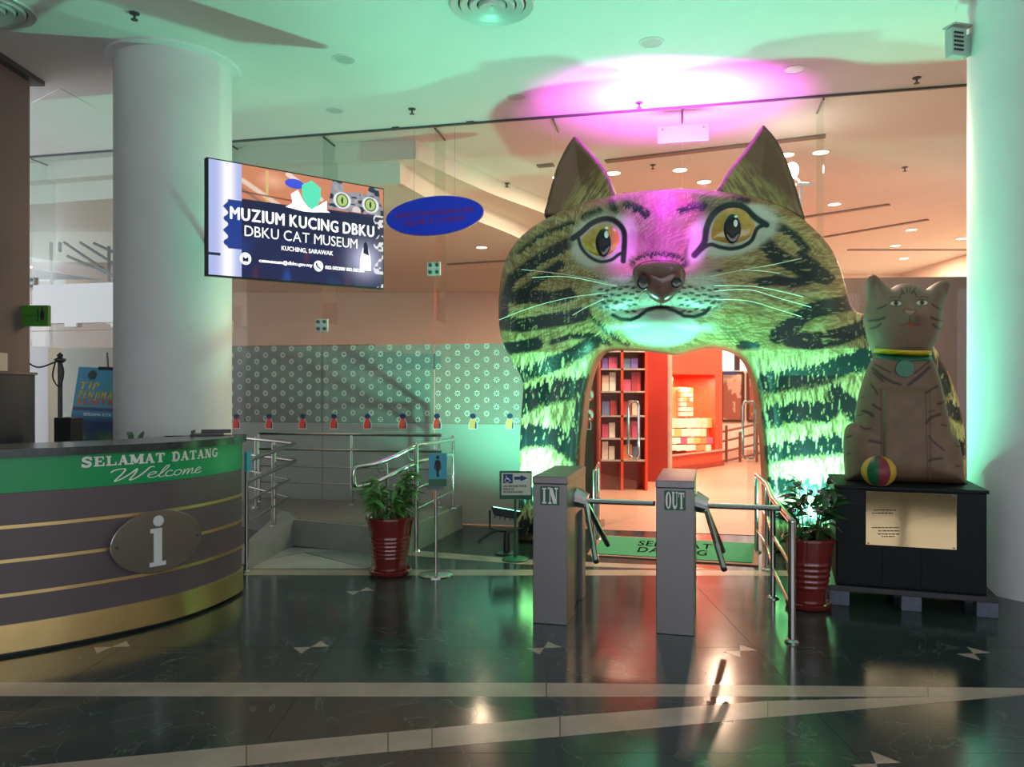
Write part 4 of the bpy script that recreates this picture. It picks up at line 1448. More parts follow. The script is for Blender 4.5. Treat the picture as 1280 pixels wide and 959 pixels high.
# ================================================================== ramp landing with its railings
PZ = 0.26
lnd = [(-2.2, 7.76), (-1.01, 7.20), (-0.565, 8.76), (-1.2, 8.98), (-3.2, 9.42), (-3.2, 8.9), (-2.5, 8.3)]
land = MB().prism(lnd, 0, PZ).go('landing', 'grey_stone')
tag(land, 'raised grey stone ramp landing in front of the starred glass', 'landing')
MB().prism([(-2.17, 7.80), (-1.05, 7.27), (-0.63, 8.72), (-1.2, 8.93), (-3.1, 9.36), (-3.1, 8.9), (-2.42, 8.3)], PZ, PZ + 0.004).go('paving', 'brown_stone', land)
rmp = MB().hull([(-2.5, 8.3, 0), (-2.2, 7.76, 0), (-2.30, 6.62, 0), (-2.50, 6.62, 0)], [(-2.5, 8.3, PZ), (-2.2, 7.76, PZ), (-2.30, 6.62, 0.07), (-2.50, 6.62, 0.07)]).go('ramp_kerb', 'grey_stone')
tag(rmp, 'sloping grey stone ramp kerb beside the welcome desk', 'kerb')
for poly, m in ((((306, 711), (458, 711), (380, 691), (306, 705)), 'pale_stone'), (((459, 711), (500, 697), (430, 689), (382, 690.5)), 'grey_stone'), (((306, 704.5), (380, 690.5), (430, 688.5), (360, 684)), 'pale_stone')):
    inlay(fp(*poly), m, 'inlay_slab')

# back railing along the glass
ra = rail_thing('long steel railing along the starred glass on the ramp landing', (-1.7, 8.5, PZ))
A0, A1 = Vector((-2.95, 8.98, 0)), Vector((-0.78, 8.52, 0))
for s in (0.0, 0.52, 0.985):
    p = A0.lerp(A1, s)
    post(ra, p, PZ, 1.06, 0.018, False)
for z, r in ((1.07, 0.021), (0.89, 0.019), (0.69, 0.009), (0.50, 0.009)):
    bar(ra, [(A0.x, A0.y, z), (A1.x, A1.y, z)], r, 'handrail' if r > 0.015 else 'rail')
# right ramp railing with its looped end
rb = rail_thing('steel ramp railing with a looped end behind the left potted plant', (-0.9, 7.6, 0))
pa, pb_, pe = Vector((-0.65, 8.45, 0)), Vector((-0.93, 7.45, 0)), Vector((-1.41, 6.88, 0))
post(rb, pa, PZ, 1.05, 0.020)
post(rb, pb_, 0.0, 1.05, 0.024)
up = [(pa.x, pa.y, 1.03), (pb_.x, pb_.y, 1.02), (-1.10, 7.22, 0.95), (-1.26, 7.02, 0.89), (pe.x + 0.03, pe.y + 0.03, 0.875), (pe.x, pe.y, 0.855), (pe.x - 0.008, pe.y - 0.008, 0.79), (pe.x, pe.y, 0.715), (pe.x + 0.03, pe.y + 0.03, 0.695), (-1.26, 7.02, 0.72), (-1.10, 7.22, 0.79), (pb_.x, pb_.y, 0.86), (pa.x, pa.y, 0.87)]
bar(rb, [tuple(p) for p in spline(up, 4)], 0.021, 'handrail')
for z in (0.66, 0.46):
    bar(rb, [(pa.x, pa.y, z), (pb_.x, pb_.y, z - 0.05)], 0.010)
ps = Vector((-1.17, 7.14, 0))
post(rb, ps, 0.0, 0.88, 0.018)
for p, z in ((pb_, 0.99), (pb_, 0.83), (ps, 0.90)):
    MB().tube([tuple(q) for q in spline([(p.x, p.y, z - 0.10), (p.x - 0.05, p.y - 0.05, z - 0.09), (p.x - 0.07, p.y - 0.07, z - 0.04), (p.x - 0.06, p.y - 0.06, z + 0.01)], 4)], 0.006, 6).go('bracket', 'steel', rb)
# left ramp railing
rl = rail_thing('steel ramp railing beside the right end of the welcome desk', (-2.3, 7.2, 0))
f0, f1, f2 = Vector((-2.285, 6.62, 0)), Vector((-2.40, 7.75, 0)), Vector((-2.27, 8.05, 0))
post(rl, f0, 0.0, 0.96, 0.018)
post(rl, f1, 0.19, 1.02, 0.024)
for z, r, e in ((0.955, 0.02, 1.0), (0.775, 0.02, 1.0), (0.60, 0.011, 0.85), (0.42, 0.011, 0.85)):
    g1 = f0.lerp(f2, e)
    lx = Vector((-2.98, 8.62, 0))
    bar(rl, [(f0.x, f0.y, z), (g1.x, g1.y, z + 0.055), (lx.x, lx.y, z + 0.075)], r, 'handrail' if r > 0.015 else 'rail')
post(rl, Vector((-2.83, 8.5, 0)), PZ, 1.05, 0.016)
cd = at(310, 577, 6.60)
tag(MB().box((cd.x + 0.0, cd.y, cd.z), (0.02, 0.12, 0.17)).go('sign_card', 'card_cyan'), 'small teal card fixed to the railing at the desk end', 'sign')

# ================================================================== potted plants
def leaf_mesh(L, wd, droop):
    vs, fs = [], []
    n = 6
    for i in range(n + 1):
        t = i / n
        w = wd * math.sin(math.pi * min(1, t * 0.93 + 0.05)) ** 0.8 * (1 - 0.35 * t)
        z = -droop * t * t * L
        vs += [(t * L, -w / 2, z + w * 0.18), (t * L, 0, z), (t * L, w / 2, z + w * 0.18)]
    for i in range(n):
        a = i * 3
        fs += [(a, a + 3, a + 4, a + 1), (a + 1, a + 4, a + 5, a + 2)]
    return vs, fs


def plant(lab, c, rim, height, n_stems, n_leaf, crown_h, crown_r, m_leaf, leaf_len, seed, n_rib=6, round_leaf=False):
    rnd = random.Random(seed)
    t = thing('potted_plant', lab, 'potted plant', (c[0], c[1], 0), 'glazed maroon pots with plants')
    r = rim
    prof = [(r * 0.66, 0.035), (r * 0.68, 0.05)]
    z = 0.06
    hh = height
    for k in range(60):
        s = k / 59
        zz = 0.06 + s * (hh - 0.06)
        base = r * (0.66 + 0.30 * s)
        if 0.18 < s < 0.66:
            base += r * 0.035 * (0.5 - 0.5 * math.cos((s - 0.18) / 0.48 * n_rib * 2 * math.pi))
        prof.append((base, zz))
    prof += [(r * 1.03, hh + 0.004), (r * 1.03, hh + 0.022), (r * 0.97, hh + 0.026), (r * 0.92, hh + 0.015), (r * 0.90, hh - 0.05)]
    pot = smooth_by_angle(MB().lathe(prof, (c[0], c[1], 0), 40, caps=True).go('pot', 'maroon_glaze', t), 60)
    smooth_by_angle(MB().lathe([(r * 0.78, 0), (r * 0.88, 0.012), (r * 0.90, 0.04), (r * 0.86, 0.045), (r * 0.80, 0.02)], (c[0], c[1], 0), 40).go('saucer', 'maroon_glaze', t), 60)
    MB().lathe([(r * 0.91, hh - 0.045), (r * 0.90, hh - 0.03), (0.01, hh - 0.02)], (c[0], c[1], 0), 24, caps=False).go('soil', 'soil', t)
    protos = []
    for k in range(4):
        vs, fs = leaf_mesh(1.0, (0.42 if round_leaf else 0.26) + 0.05 * k, 0.25 + 0.12 * k)
        me = bpy.data.meshes.new('leaf')
        me.from_pydata(vs, [], fs)
        me.materials.append(MATS[m_leaf])
        for p in me.polygons:
            p.use_smooth = True
        protos.append(me)
    stems = []
    for k in range(n_stems):
        a = 2 * math.pi * k / n_stems + rnd.uniform(-0.4, 0.4)
        rr = crown_r * rnd.uniform(0.25, 0.85)
        top = Vector((c[0] + rr * math.cos(a), c[1] + rr * math.sin(a), hh + crown_h * rnd.uniform(0.45, 1.0)))
        foot = Vector((c[0] + r * 0.4 * math.cos(a), c[1] + r * 0.4 * math.sin(a), hh - 0.04))
        mid = foot.lerp(top, 0.5) + Vector((0, 0, 0.05))
        pts = [Vector(p) for p in spline([foot, mid, top], 5)]
        MB().tube(pts, [0.006 - 0.004 * i / len(pts) for i in range(len(pts))], 5).go('stem', 'stem_green', t)
        stems.append(pts)
    for k in range(n_leaf):
        pts = stems[k % n_stems]
        s = rnd.random() ** 0.7
        i = min(len(pts) - 2, int(s * (len(pts) - 1)))
        p = pts[i].lerp(pts[i + 1], rnd.random())
        out = Vector((p.x - c[0], p.y - c[1], 0))
        an = math.atan2(out.y, out.x) + rnd.uniform(-1.5, 1.5)
        o = bpy.data.objects.new('leaf', protos[rnd.randrange(4)])
        o.location = p
        L = leaf_len * rnd.uniform(0.65, 1.2)
        o.scale = (L, L, L)
        o.rotation_euler = (rnd.uniform(-0.6, 0.6), rnd.uniform(-0.85, 0.25), an)
        COL.objects.link(o)
        adopt(o, t)
    return t


pl1 = fl(488, 717)
plant('bushy green plant in a ribbed maroon pot by the ramp', (pl1.x, pl1.y), 0.205, 0.47, 26, 290, 0.40, 0.27, 'leaf_green', 0.125, 5)
pl2 = Vector((2.14, 5.55, 0))
plant('dark broad-leaved plant in a ribbed maroon pot beside the black pedestal', (pl2.x, pl2.y), 0.178, 0.485, 16, 130, 0.42, 0.24, 'leaf_dark', 0.13, 11, 5, True)
wb = fl(461, 712)
tag(soft(MB().box((wb.x + 0.06, wb.y + 0.12, 0.07), (0.10, 0.10, 0.14)).go('wood_block', 'wood'), 0.004), 'small wooden block on the floor behind the left potted plant', 'block')

# ================================================================== welcome desk
base_px = [(302, 740), (286, 751), (252, 766), (201, 782), (101, 804), (0, 822)]
bl = [(fl(x, y).x, fl(x, y).y) for x, y in base_px] + [(-3.36, 4.27), (-3.85, 4.06)]
bl = [(-2.18, 6.10)] + bl
CV = np.array(spline(bl, 10))
_t = np.gradient(CV, axis=0)
_t /= np.linalg.norm(_t, axis=1)[:, None]
NRM = np.stack([_t[:, 1], -_t[:, 0]], 1)          # points at the viewer side
if NRM[20, 0] < 0:
    NRM = -NRM
SLEN = np.concatenate([[0], np.cumsum(np.linalg.norm(np.diff(CV, axis=0), axis=1))])


def desk_at(s, z, off=0.0):
    x = np.interp(s, SLEN, CV[:, 0]) + off * np.interp(s, SLEN, NRM[:, 0])
    y = np.interp(s, SLEN, CV[:, 1]) + off * np.interp(s, SLEN, NRM[:, 1])
    return (x, y, z)


def desk_s(px):
    """distance along the desk front seen at column px"""
    pp = 640 + F * CV[:, 0] / CV[:, 1]
    k = np.argsort(pp[8:])
    return float(np.interp(px, pp[8:][k], SLEN[8:][k]))


desk = thing('welcome_desk', 'curved mauve and gold welcome desk with a green SELAMAT DATANG band', 'reception desk', (-2.9, 5.2, 0))


def strip(nm, z0, z1, o0, o1, m, parent=desk):
    n = len(CV)
    q = MB()
    a, b = CV + NRM * o0, CV + NRM * o1
    vs = [(*a[i], z0) for i in range(n)] + [(*b[i], z0) for i in range(n)] + [(*b[i], z1) for i in range(n)] + [(*a[i], z1) for i in range(n)]
    fs = []
    for k in range(4):
        k2 = (k + 1) % 4
        fs += [(k * n + i, k * n + i + 1, k2 * n + i + 1, k2 * n + i) for i in range(n - 1)]
    fs += [(0, n, 2 * n, 3 * n), (n - 1, 4 * n - 1, 3 * n - 1, 2 * n - 1)]
    return smooth_by_angle(q.add(vs, fs).go(nm, m, parent))


strip('plinth', 0.0, 0.03, -0.10, -0.03, 'black_plastic')
strip('base_band', 0.022, 0.185, -0.10, 0.010, 'gold')
zs = [0.185, 0.357, 0.557, 0.757, 0.955]
for a_, b_ in zip(zs[:-1], zs[1:]):
    strip('front_panel', a_ + (0.010 if a_ > 0.2 else 0), b_ - (0.010 if b_ < 0.9 else 0), -0.10, 0.0, 'desk_laminate')
for z in zs[1:-1]:
    strip('gold_strip', z - 0.010, z + 0.010, -0.10, 0.003, 'gold')
gb = strip('green_band', 0.957, 1.165, -0.10, 0.006, 'desk_green')
strip('countertop', 1.165, 1.215, -0.55, 0.035, 'stone_top')
strip('inner_shelf', 0.72, 0.75, -0.75, -0.10, 'desk_laminate')
# lettering on the band (runs left to right: s falls from left to right)
sL, sR = desk_s(101), desk_s(271)
slab_text('SELAMAT DATANG', (0, 1.084, 1, 1.146), lambda u, v: desk_at(sL + (sR - sL) * u, v, 0.008), 'letter_white', gb, gap=0.10, T=0.28, t=0.13)
wS, wE = desk_s(137), desk_s(252)
WZ0, WZ1 = 0.985, 1.060
wel = [  # handwritten strokes, x along the word, y 0 base .. 1 tall
    ('W', [(0.00, 0.72), (0.03, 0.90), (0.09, 0.98), (0.13, 0.93), (0.11, 0.60), (0.07, 0.22), (0.05, -0.02), (0.10, 0.10), (0.18, 0.50), (0.24, 0.90), (0.23, 0.55), (0.20, 0.20), (0.19, -0.02), (0.25, 0.15), (0.32, 0.60), (0.37, 0.98), (0.41, 0.96)], 0.105),
    ('e', [(0.36, 0.26), (0.41, 0.34), (0.44, 0.46), (0.41, 0.55), (0.37, 0.42), (0.36, 0.18), (0.40, 0.04), (0.45, 0.12)], 0.075),
    ('l', [(0.45, 0.12), (0.52, 0.55), (0.565, 0.95), (0.55, 1.03), (0.52, 0.85), (0.485, 0.40), (0.475, 0.10), (0.505, 0.04), (0.54, 0.16)], 0.075),
    ('c', [(0.61, 0.46), (0.59, 0.55), (0.555, 0.46), (0.54, 0.24), (0.56, 0.06), (0.60, 0.07), (0.635, 0.18)], 0.08),
    ('o', [(0.69, 0.52), (0.65, 0.46), (0.635, 0.22), (0.655, 0.05), (0.69, 0.10), (0.715, 0.32), (0.70, 0.50), (0.685, 0.53), (0.73, 0.40)], 0.075),
    ('m', [(0.745, 0.48), (0.755, 0.50), (0.745, 0.25), (0.735, 0.04), (0.765, 0.34), (0.80, 0.54), (0.805, 0.40), (0.79, 0.05), (0.825, 0.36), (0.855, 0.54), (0.862, 0.40), (0.85, 0.12), (0.868, 0.05), (0.895, 0.16)], 0.075),
    ('e', [(0.895, 0.20), (0.94, 0.32), (0.972, 0.45), (0.95, 0.56), (0.915, 0.42), (0.90, 0.18), (0.93, 0.04), (0.99, 0.14)], 0.075)]
for ch, ln, wd in wel:
    asp = (abs(wS - wE)) / (WZ1 - WZ0)
    pts = [(p[0] * asp, p[1]) for p in spline(ln, 6)]
    vs, fs = stroke(pts, [wd * (0.75 + 0.75 * abs(math.sin(math.atan2(pts[min(i + 1, len(pts) - 1)][1] - pts[max(i - 1, 0)][1], 1e-6 + pts[min(i + 1, len(pts) - 1)][0] - pts[max(i - 1, 0)][0])))) for i in range(len(pts))])
    link('letter', [desk_at(wS + (wE - wS) * (p[0] / asp + 0.10 * (p[1] - 0.4) * 0.2), WZ0 + (WZ1 - WZ0) * p[1], 0.008 + 0.0006 * (k % 2)) for k, p in enumerate(vs)], fs, 'letter_white', gb)
# oval steel i-plate
sc_ = desk_s(194)
za = CAM_H - (676 - HY) / F * float(np.interp(sc_, SLEN, CV[:, 1]))
su = abs(desk_s(139) - desk_s(249)) / 2
c0 = Vector(desk_at(sc_, za, 0.035))
e1 = (Vector(desk_at(sc_ - 0.05, 0)) - Vector(desk_at(sc_ + 0.05, 0))).normalized()
nn = Vector((-e1.y, e1.x, 0))
if nn.y > 0:
    nn = -nn
ov = [c0 + e1 * (su * 0.985 * math.cos(a)) + Vector((0, 0, 0.205 * math.sin(a))) for a in np.linspace(0, 2 * math.pi, 49)[:-1]]
ip = soft(MB().hull([p - nn * 0.006 for p in ov], [p + nn * 0.006 for p in ov]).go('information_plate', 'plate_steel', desk), 0.003)
ip['label'] = 'oval mirror steel plate with a white letter i'
IP = lambda u, v, w=0.0085: c0 + e1 * u + Vector((0, 0, v)) + nn * w
iv = []
vs, fs = [], []
for a, b in (rect(-0.028, -0.125, 0.028, 0.075), rect(-0.055, -0.150, 0.055, -0.122), rect(-0.050, 0.070, 0.028, 0.098)):
    n = len(vs)
    vs += [IP(p[0] - 0.004, p[1] - 0.01) for p in a]
    fs += [tuple(n + i for i in f) for f in b]
link('letter', vs, fs, 'letter_grey', ip)
link('letter_dot', [IP(0.0 + 0.036 * math.cos(a), 0.135 + 0.036 * math.sin(a)) for a in np.linspace(0, 2 * math.pi, 25)[:-1]], [tuple(range(24))], 'letter_grey', ip)
for sx in (-1, 1):
    MB().tube([IP(sx * su * 0.86, 0, 0.004), IP(sx * su * 0.86, 0, 0.012)], 0.010, 10).go('screw', 'dark_steel', ip)
# black folder on the counter
fo = fl(259, 544, 1.216)
fd = thing('document_tray', 'flat black tray lying on the welcome desk counter', 'tray', (fo.x, fo.y, 1.216))
soft(MB().box((fo.x, fo.y - 0.0, 1.222), (0.23, 0.24, 0.012), 0.3).go('base', 'black_plastic', fd), 0.002)
for q, s, rz in (((-0.10, -0.02), (0.012, 0.22, 0.03), 0.3), ((0.03, 0.105), (0.22, 0.012, 0.03), 0.3)):
    soft(MB().box((fo.x + q[0], fo.y + q[1], 1.24), s, rz).go('side', 'black_plastic', fd), 0.002)

# ================================================================== the screen on the column
TL, TR = Vector((-2.38, 6.03, 0)), Vector((-1.19, 7.10, 0))
TYW = math.atan2(TR.y - TL.y, TR.x - TL.x)
TP = Plane((TL.x, TL.y), TYW)
TWD = (TR - TL).length
z_lt, z_lb = at(261, 198, 6.03).z, at(259, 343, 6.03).z
z_rt, z_rb = at(481, 237, 7.10).z, at(476, 360, 7.10).z
TZ0, TZ1 = (z_lb + z_rb) / 2, (z_lt + z_rt) / 2
tilt = ((z_rt - z_lt) + (z_rb - z_lb)) / 2
tv = thing('display_screen', 'large lit museum screen hung at an angle on the left column', 'screen', TP.P(TWD / 2, TZ0, -0.05))
SV = lambda s, t, w=0.0: TP.P(s * TWD, TZ0 + (TZ1 - TZ0) * t + tilt * (s - 0.5), w)
q = lambda a0, a1, b0, b1, w0, w1: MB().hull([SV(a0, b0, w1), SV(a1, b0, w1), SV(a1, b0, w0), SV(a0, b0, w0)], [SV(a0, b1, w1), SV(a1, b1, w1), SV(a1, b1, w0), SV(a0, b1, w0)])
soft(q(-0.008, 1.006, -0.012, 1.012, -0.06, -0.002).go('casing', 'black_plastic', tv), 0.004)
q(0.35, 0.65, 0.3, 0.7, -0.09, -0.06).go('mount_plate', 'dark_steel', tv)
cc = Vector((-3.26, 7.42, 0))
m0 = Vector(SV(0.40, 0.5, -0.09))
dirv = (Vector((m0.x, m0.y, 0)) - cc).normalized()
MB().tube([m0, Vector((cc.x + dirv.x * 0.53, cc.y + dirv.y * 0.53, m0.z))], 0.03, 10).go('mount_arm', 'dark_steel', tv)
NX, NY = 300, 168
ss, tt = np.meshgrid(np.linspace(0, 1, NX), np.linspace(0, 1, NY))
s_, t_ = ss.ravel(), 1 - tt.ravel()      # t_ from the top
srgb = lambda r, g, b: tuple(((c / 255 + 0.055) / 1.055) ** 2.4 if c > 10 else c / 255 / 12.92 for c in (r, g, b))
c = np.ones((NX * NY, 1)) * np.array(srgb(28, 34, 78))[None, :]
up_ = (t_ < 0.315 - 0.05 * (s_ - 0.1))
wall_c = np.array(srgb(205, 130, 95))
c[up_] = wall_c
c = mix(c, srgb(236, 175, 140), np.clip(1 - np.hypot((s_ - 0.33) / 0.10, (t_ - 0.10) / 0.10), 0, 1) * up_)
for (x0, y0, x1, y1, w_, k_) in ((0.17, 0.14, 0.50, 0.44, 0.018, (228, 200, 180)), (0.17, 0.22, 0.50, 0.52, 0.012, (150, 110, 95)), (0.42, 0.02, 0.6, 0.2, 0.02, (235, 215, 205)), (0.30, 0.02, 0.30, 0.34, 0.006, (215, 190, 120)), (0.17, 0.24, 0.5, 0.26, 0.006, (110, 60, 45))):
    c = mix(c, srgb(*k_), step(seg_dist(s_, t_, [(x0, y0), (x1, y1)]), w_, 0.008) * up_)
nz = fbm(s_ * 14, t_ * 8, 71, 3)
low = ~up_
c = mix(c, srgb(40, 70, 150), np.clip((vnoise(s_ * 17, t_ * 3, 72) - 0.62) * 4, 0, 1) * np.clip((t_ - 0.62) * 5, 0, 1) * 0.8)
c = mix(c, srgb(90, 40, 60), np.clip((vnoise(s_ * 21, t_ * 4, 75) - 0.72) * 4, 0, 1) * low * 0.6)
c = mix(c, srgb(30, 90, 80), np.clip((vnoise(s_ * 18, t_ * 5, 76) - 0.74) * 4, 0, 1) * low * 0.6)
c = mix(c, srgb(24, 28, 62), ((s_ > 0.17) & (t_ > 0.30) & (t_ < 0.62)).astype(float) * 0.85)
c = mix(c, srgb(32, 58, 140), ((s_ > 0.085 + 0.012 * np.sin(t_ * 60)) & (s_ < 0.165) & (t_ > 0.325) & (t_ < 0.76)).astype(float))
colm = (s_ < 0.165) & ~((s_ > 0.085 + 0.012 * np.sin(t_ * 60)) & (t_ > 0.325) & (t_ < 0.76))
sh = np.exp(-((s_ - 0.095) / 0.035) ** 2)
pc = np.stack([0.40 + 0.62 * sh, 0.46 + 0.55 * sh, 0.80 + 0.18 * sh], 1)
c[colm] = pc[colm]
c = mix(c, srgb(25, 30, 60), ((s_ < 0.06) & (np.abs(t_ - 0.82) < 0.012)).astype(float))
# grey tabby looking over the band
cat = np.clip((1 - np.hypot((s_ - 0.83) / 0.19, (t_ - 0.26) / 0.19)) * 12, 0, 1) * (t_ < 0.275)
for e0 in ([(0.655, 0.20), (0.675, 0.0), (0.735, 0.0), (0.75, 0.14)], [(0.885, 0.16), (0.905, 0.0), (0.97, 0.0), (0.985, 0.2)]):
    cat = np.maximum(cat, inside(s_, t_, e0).astype(float))
cn = fbm(s_ * 60 + np.sin(t_ * 30), t_ * 18, 73, 3)
catc = np.array(srgb(150, 150, 160))[None, :] * (0.45 + 1.0 * cn)[:, None]
catc = np.where((vnoise(s_ * 26, t_ * 30, 74) > 0.58)[:, None], np.array(srgb(40, 42, 60))[None, :], catc)
c = c * (1 - cat[:, None]) + catc * cat[:, None]
for ex in (0.735, 0.915):
    c = mix(c, srgb(232, 235, 232), np.clip((1 - np.hypot((s_ - ex) / 0.058, (t_ - 0.178) / 0.085)) * 8, 0, 1))
    c = mix(c, srgb(20, 24, 30), np.clip((1 - np.hypot((s_ - ex) / 0.040, (t_ - 0.178) / 0.070)) * 10, 0, 1))
    c = mix(c, srgb(176, 205, 120), np.clip((1 - np.hypot((s_ - ex) / 0.033, (t_ - 0.178) / 0.058)) * 10, 0, 1))
    c = mix(c, srgb(12, 16, 12), np.clip((1 - np.hypot((s_ - ex) / 0.007, (t_ - 0.178) / 0.038)) * 6, 0, 1))
c = mix(c, srgb(222, 205, 205), np.clip((1 - np.hypot((s_ - 0.825) / 0.03, (t_ - 0.26) / 0.05)) * 6, 0, 1) * (t_ < 0.275))
fur = ((s_ > 0.955 - 0.02 * np.sin(t_ * 25)) & (t_ > 0.27)).astype(float)
c = mix(c, srgb(50, 55, 70), fur)
c = mix(c, srgb(225, 225, 225), fur * (vnoise(s_ * 45, t_ * 40, 77) > 0.52))
gl_ = np.exp(-(((s_ - 0.88) / 0.09) ** 2 + ((t_ - 0.74) / 0.16) ** 2))
c = mix(c, srgb(225, 222, 250), np.clip(gl_, 0, 1) * 0.75)
pts_ = [SV(a, b, 0.0005) for a, b in zip(ss.ravel(), tt.ravel())]
fcs = [(j * NX + i, j * NX + i + 1, (j + 1) * NX + i + 1, (j + 1) * NX + i) for j in range(NY - 1) for i in range(NX - 1)]
scr = link('picture', pts_, fcs, screen_mat('screen_picture', 0.95), tv, True, c)
mat('screen_white', (0.1, 0.1, 0.1), 0.4, emit=(1, 1, 1), es=1.25)
mat('screen_mint', (0.1, 0.1, 0.1), 0.4, emit=srgb(70, 214, 170), es=1.0)
mat('screen_blue', (0.1, 0.1, 0.1), 0.4, emit=srgb(30, 40, 205), es=1.0)
mat('screen_navy', (0.01, 0.01, 0.02), 0.4, emit=srgb(22, 28, 60), es=0.8)
PS = lambda w: (lambda u, v: SV(u, v, w))
letters('MUZIUM KUCING DBKU', (0.105, 0.505, 0.94, 0.612), PS(0.003), 'screen_white', scr, bold=0.026)
letters('DBKU CAT MUSEUM', (0.18, 0.368, 0.83, 0.462), PS(0.003), 'screen_white', scr, bold=0.0)
letters('KUCHING, SARAWAK', (0.378, 0.268, 0.678, 0.316), PS(0.003), 'screen_white', scr, bold=0.02, each=False, name='lettering')
letters('catmuseum@dbku.gov.my', (0.255, 0.135, 0.555, 0.180), PS(0.003), 'screen_white', scr, bold=0.03, each=False, name='lettering')
letters('082-502200/ 082-502200', (0.630, 0.138, 0.875, 0.172), PS(0.003), 'screen_white', scr, bold=0.03, each=False, name='lettering')


def spot(nm, sx, ty, rx, ry, m, w, rot=0.0, n=28, parent=None):
    return link(nm, [SV(sx + rx * math.cos(a), ty + ry * math.sin(a), w) for a in np.linspace(0, 2 * math.pi, n + 1)[:-1]], [tuple(range(n))], m, parent or scr)


def flat(nm, pts, m, w, parent=None):
    return link(nm, [SV(a, b, w) for a, b in pts], [tuple(range(len(pts)))], m, parent or scr)


ic = spot('mail_icon', 0.185, 0.165, 0.030, 0.055, 'screen_white', 0.003)
flat('envelope', [(0.170, 0.14), (0.200, 0.14), (0.200, 0.185), (0.185, 0.165), (0.170, 0.185)], 'screen_navy', 0.004, ic)
ic = spot('phone_icon', 0.590, 0.160, 0.028, 0.052, 'screen_white', 0.003)
vs, fs = stroke(spline([(0.580, 0.188), (0.578, 0.170), (0.588, 0.150), (0.602, 0.135)], 4), 0.010)
link('handset', [SV(p[0], p[1], 0.004) for p in vs], fs, 'screen_navy', ic)
# shield emblem on its white scroll
em = flat('emblem', [(0.40, 0.680), (0.44, 0.725), (0.43, 0.805), (0.47, 0.855), (0.50, 0.765), (0.53, 0.705), (0.58, 0.725), (0.64, 0.795), (0.64, 0.705), (0.66, 0.685), (0.60, 0.675), (0.56, 0.665), (0.50, 0.660)][::-1], 'screen_white', 0.002)
flat('shield', [(0.492, 0.905), (0.55, 0.965), (0.605, 0.905), (0.603, 0.805), (0.585, 0.735), (0.55, 0.690), (0.515, 0.735), (0.495, 0.805)][::-1], 'screen_mint', 0.003, em)
spot('blue_crest', 0.452, 0.905, 0.055, 0.045, 'screen_blue', 0.0025, parent=em)
flat('small_figure', [(0.845, 0.16), (0.92, 0.16), (0.915, 0.30), (0.90, 0.38), (0.885, 0.40), (0.865, 0.38), (0.85, 0.28)], 'screen_white', 0.002)
flat('small_figure', [(0.868, 0.33), (0.905, 0.31), (0.895, 0.42), (0.882, 0.45), (0.870, 0.42)], 'screen_navy', 0.003)

# ================================================================== signs
oc = GP.uv(543, 270, 0.05)
oval = thing('oval_sign', 'blue oval hanging sign with dark red lettering on the glass', 'sign', GP.P(oc[0], oc[1] - 0.21, 0.05))
rx_ = abs(GP.uv(603, 270, 0.05)[0] - GP.uv(482, 270, 0.05)[0]) / 2
e0 = [GP.P(oc[0] + rx_ * math.cos(a), oc[1] + 0.225 * math.sin(a) + 0.02 * math.cos(a), 0.045) for a in np.linspace(0, 2 * math.pi, 65)[:-1]]
e1_ = [(p[0] + GP.n.x * 0.02, p[1] + GP.n.y * 0.02, p[2]) for p in e0]
brd = MB().hull(e0, e1_).go('board', 'sign_blue', oval)
rim = MB().tube([(p[0] + GP.n.x * 0.01, p[1] + GP.n.y * 0.01, p[2]) for p in e0], 0.008, 6, True).go('rim', 'steel', oval)
OPl = lambda u, v: GP.P(oc[0] + u, oc[1] + v + 0.03 * u, 0.0665)
letters('SELAMAT DATANG KE MUZIUM KUCING', (-rx_ * 0.80, 0.005, rx_ * 0.80, 0.065), OPl, 'sign_darkred', brd, bold=0.012, each=False, name='lettering')
letters('WELCOME TO CAT MUSEUM', (-rx_ * 0.62, -0.090, rx_ * 0.62, -0.032), OPl, 'sign_darkred', brd, bold=0.012, each=False, name='lettering')
for sx in (-0.25, 0.25):
    MB().tube([GP.P(oc[0] + sx, oc[1] + 0.19, 0.055), GP.P(oc[0] + sx, CEIL - 0.02, 0.055)], 0.0025, 5).go('wire', 'steel', oval)

# pictogram on a stand
pb0 = fl(545, 719)
ss_ = thing('sign_stand', 'thin steel stand with a blue pictogram card by the left pot', 'sign stand', (pb0.x, pb0.y, 0))
MB().lathe([(0.145, 0), (0.145, 0.008), (0.12, 0.016), (0.02, 0.024)], (pb0.x, pb0.y, 0), 36).go('base', 'steel', ss_)
MB().tube([(pb0.x, pb0.y, 0.02), (pb0.x, pb0.y, 0.74)], 0.013, 12).go('pole', 'steel', ss_)
MB().box((pb0.x, pb0.y, 0.735), (0.15, 0.04, 0.02)).go('tray', 'dark_steel', ss_)
cdp = MB().box((pb0.x + 0.015, pb0.y, 0.89), (0.155, 0.012, 0.285)).go('card', 'card_cyan', ss_)
MB().box((pb0.x + 0.015, pb0.y - 0.008, 0.782), (0.155, 0.006, 0.062)).go('holder', 'sign_green', ss_)
fg = lambda u, v: (pb0.x + 0.015 + u, pb0.y - 0.0075, 0.93 + v)
body_ = [(-0.012, 0.045), (-0.024, 0.03), (-0.030, -0.03), (-0.022, -0.032), (-0.016, 0.005), (-0.018, -0.045), (-0.010, -0.048), (-0.009, -0.10), (-0.001, -0.10), (0.001, -0.10), (0.009, -0.10), (0.010, -0.048), (0.018, -0.045), (0.016, 0.005), (0.022, -0.032), (0.030, -0.03), (0.024, 0.03), (0.012, 0.045)]
link('pictogram', [fg(*p) for p in body_], [tuple(range(len(body_)))[::-1]], 'ink', cdp)
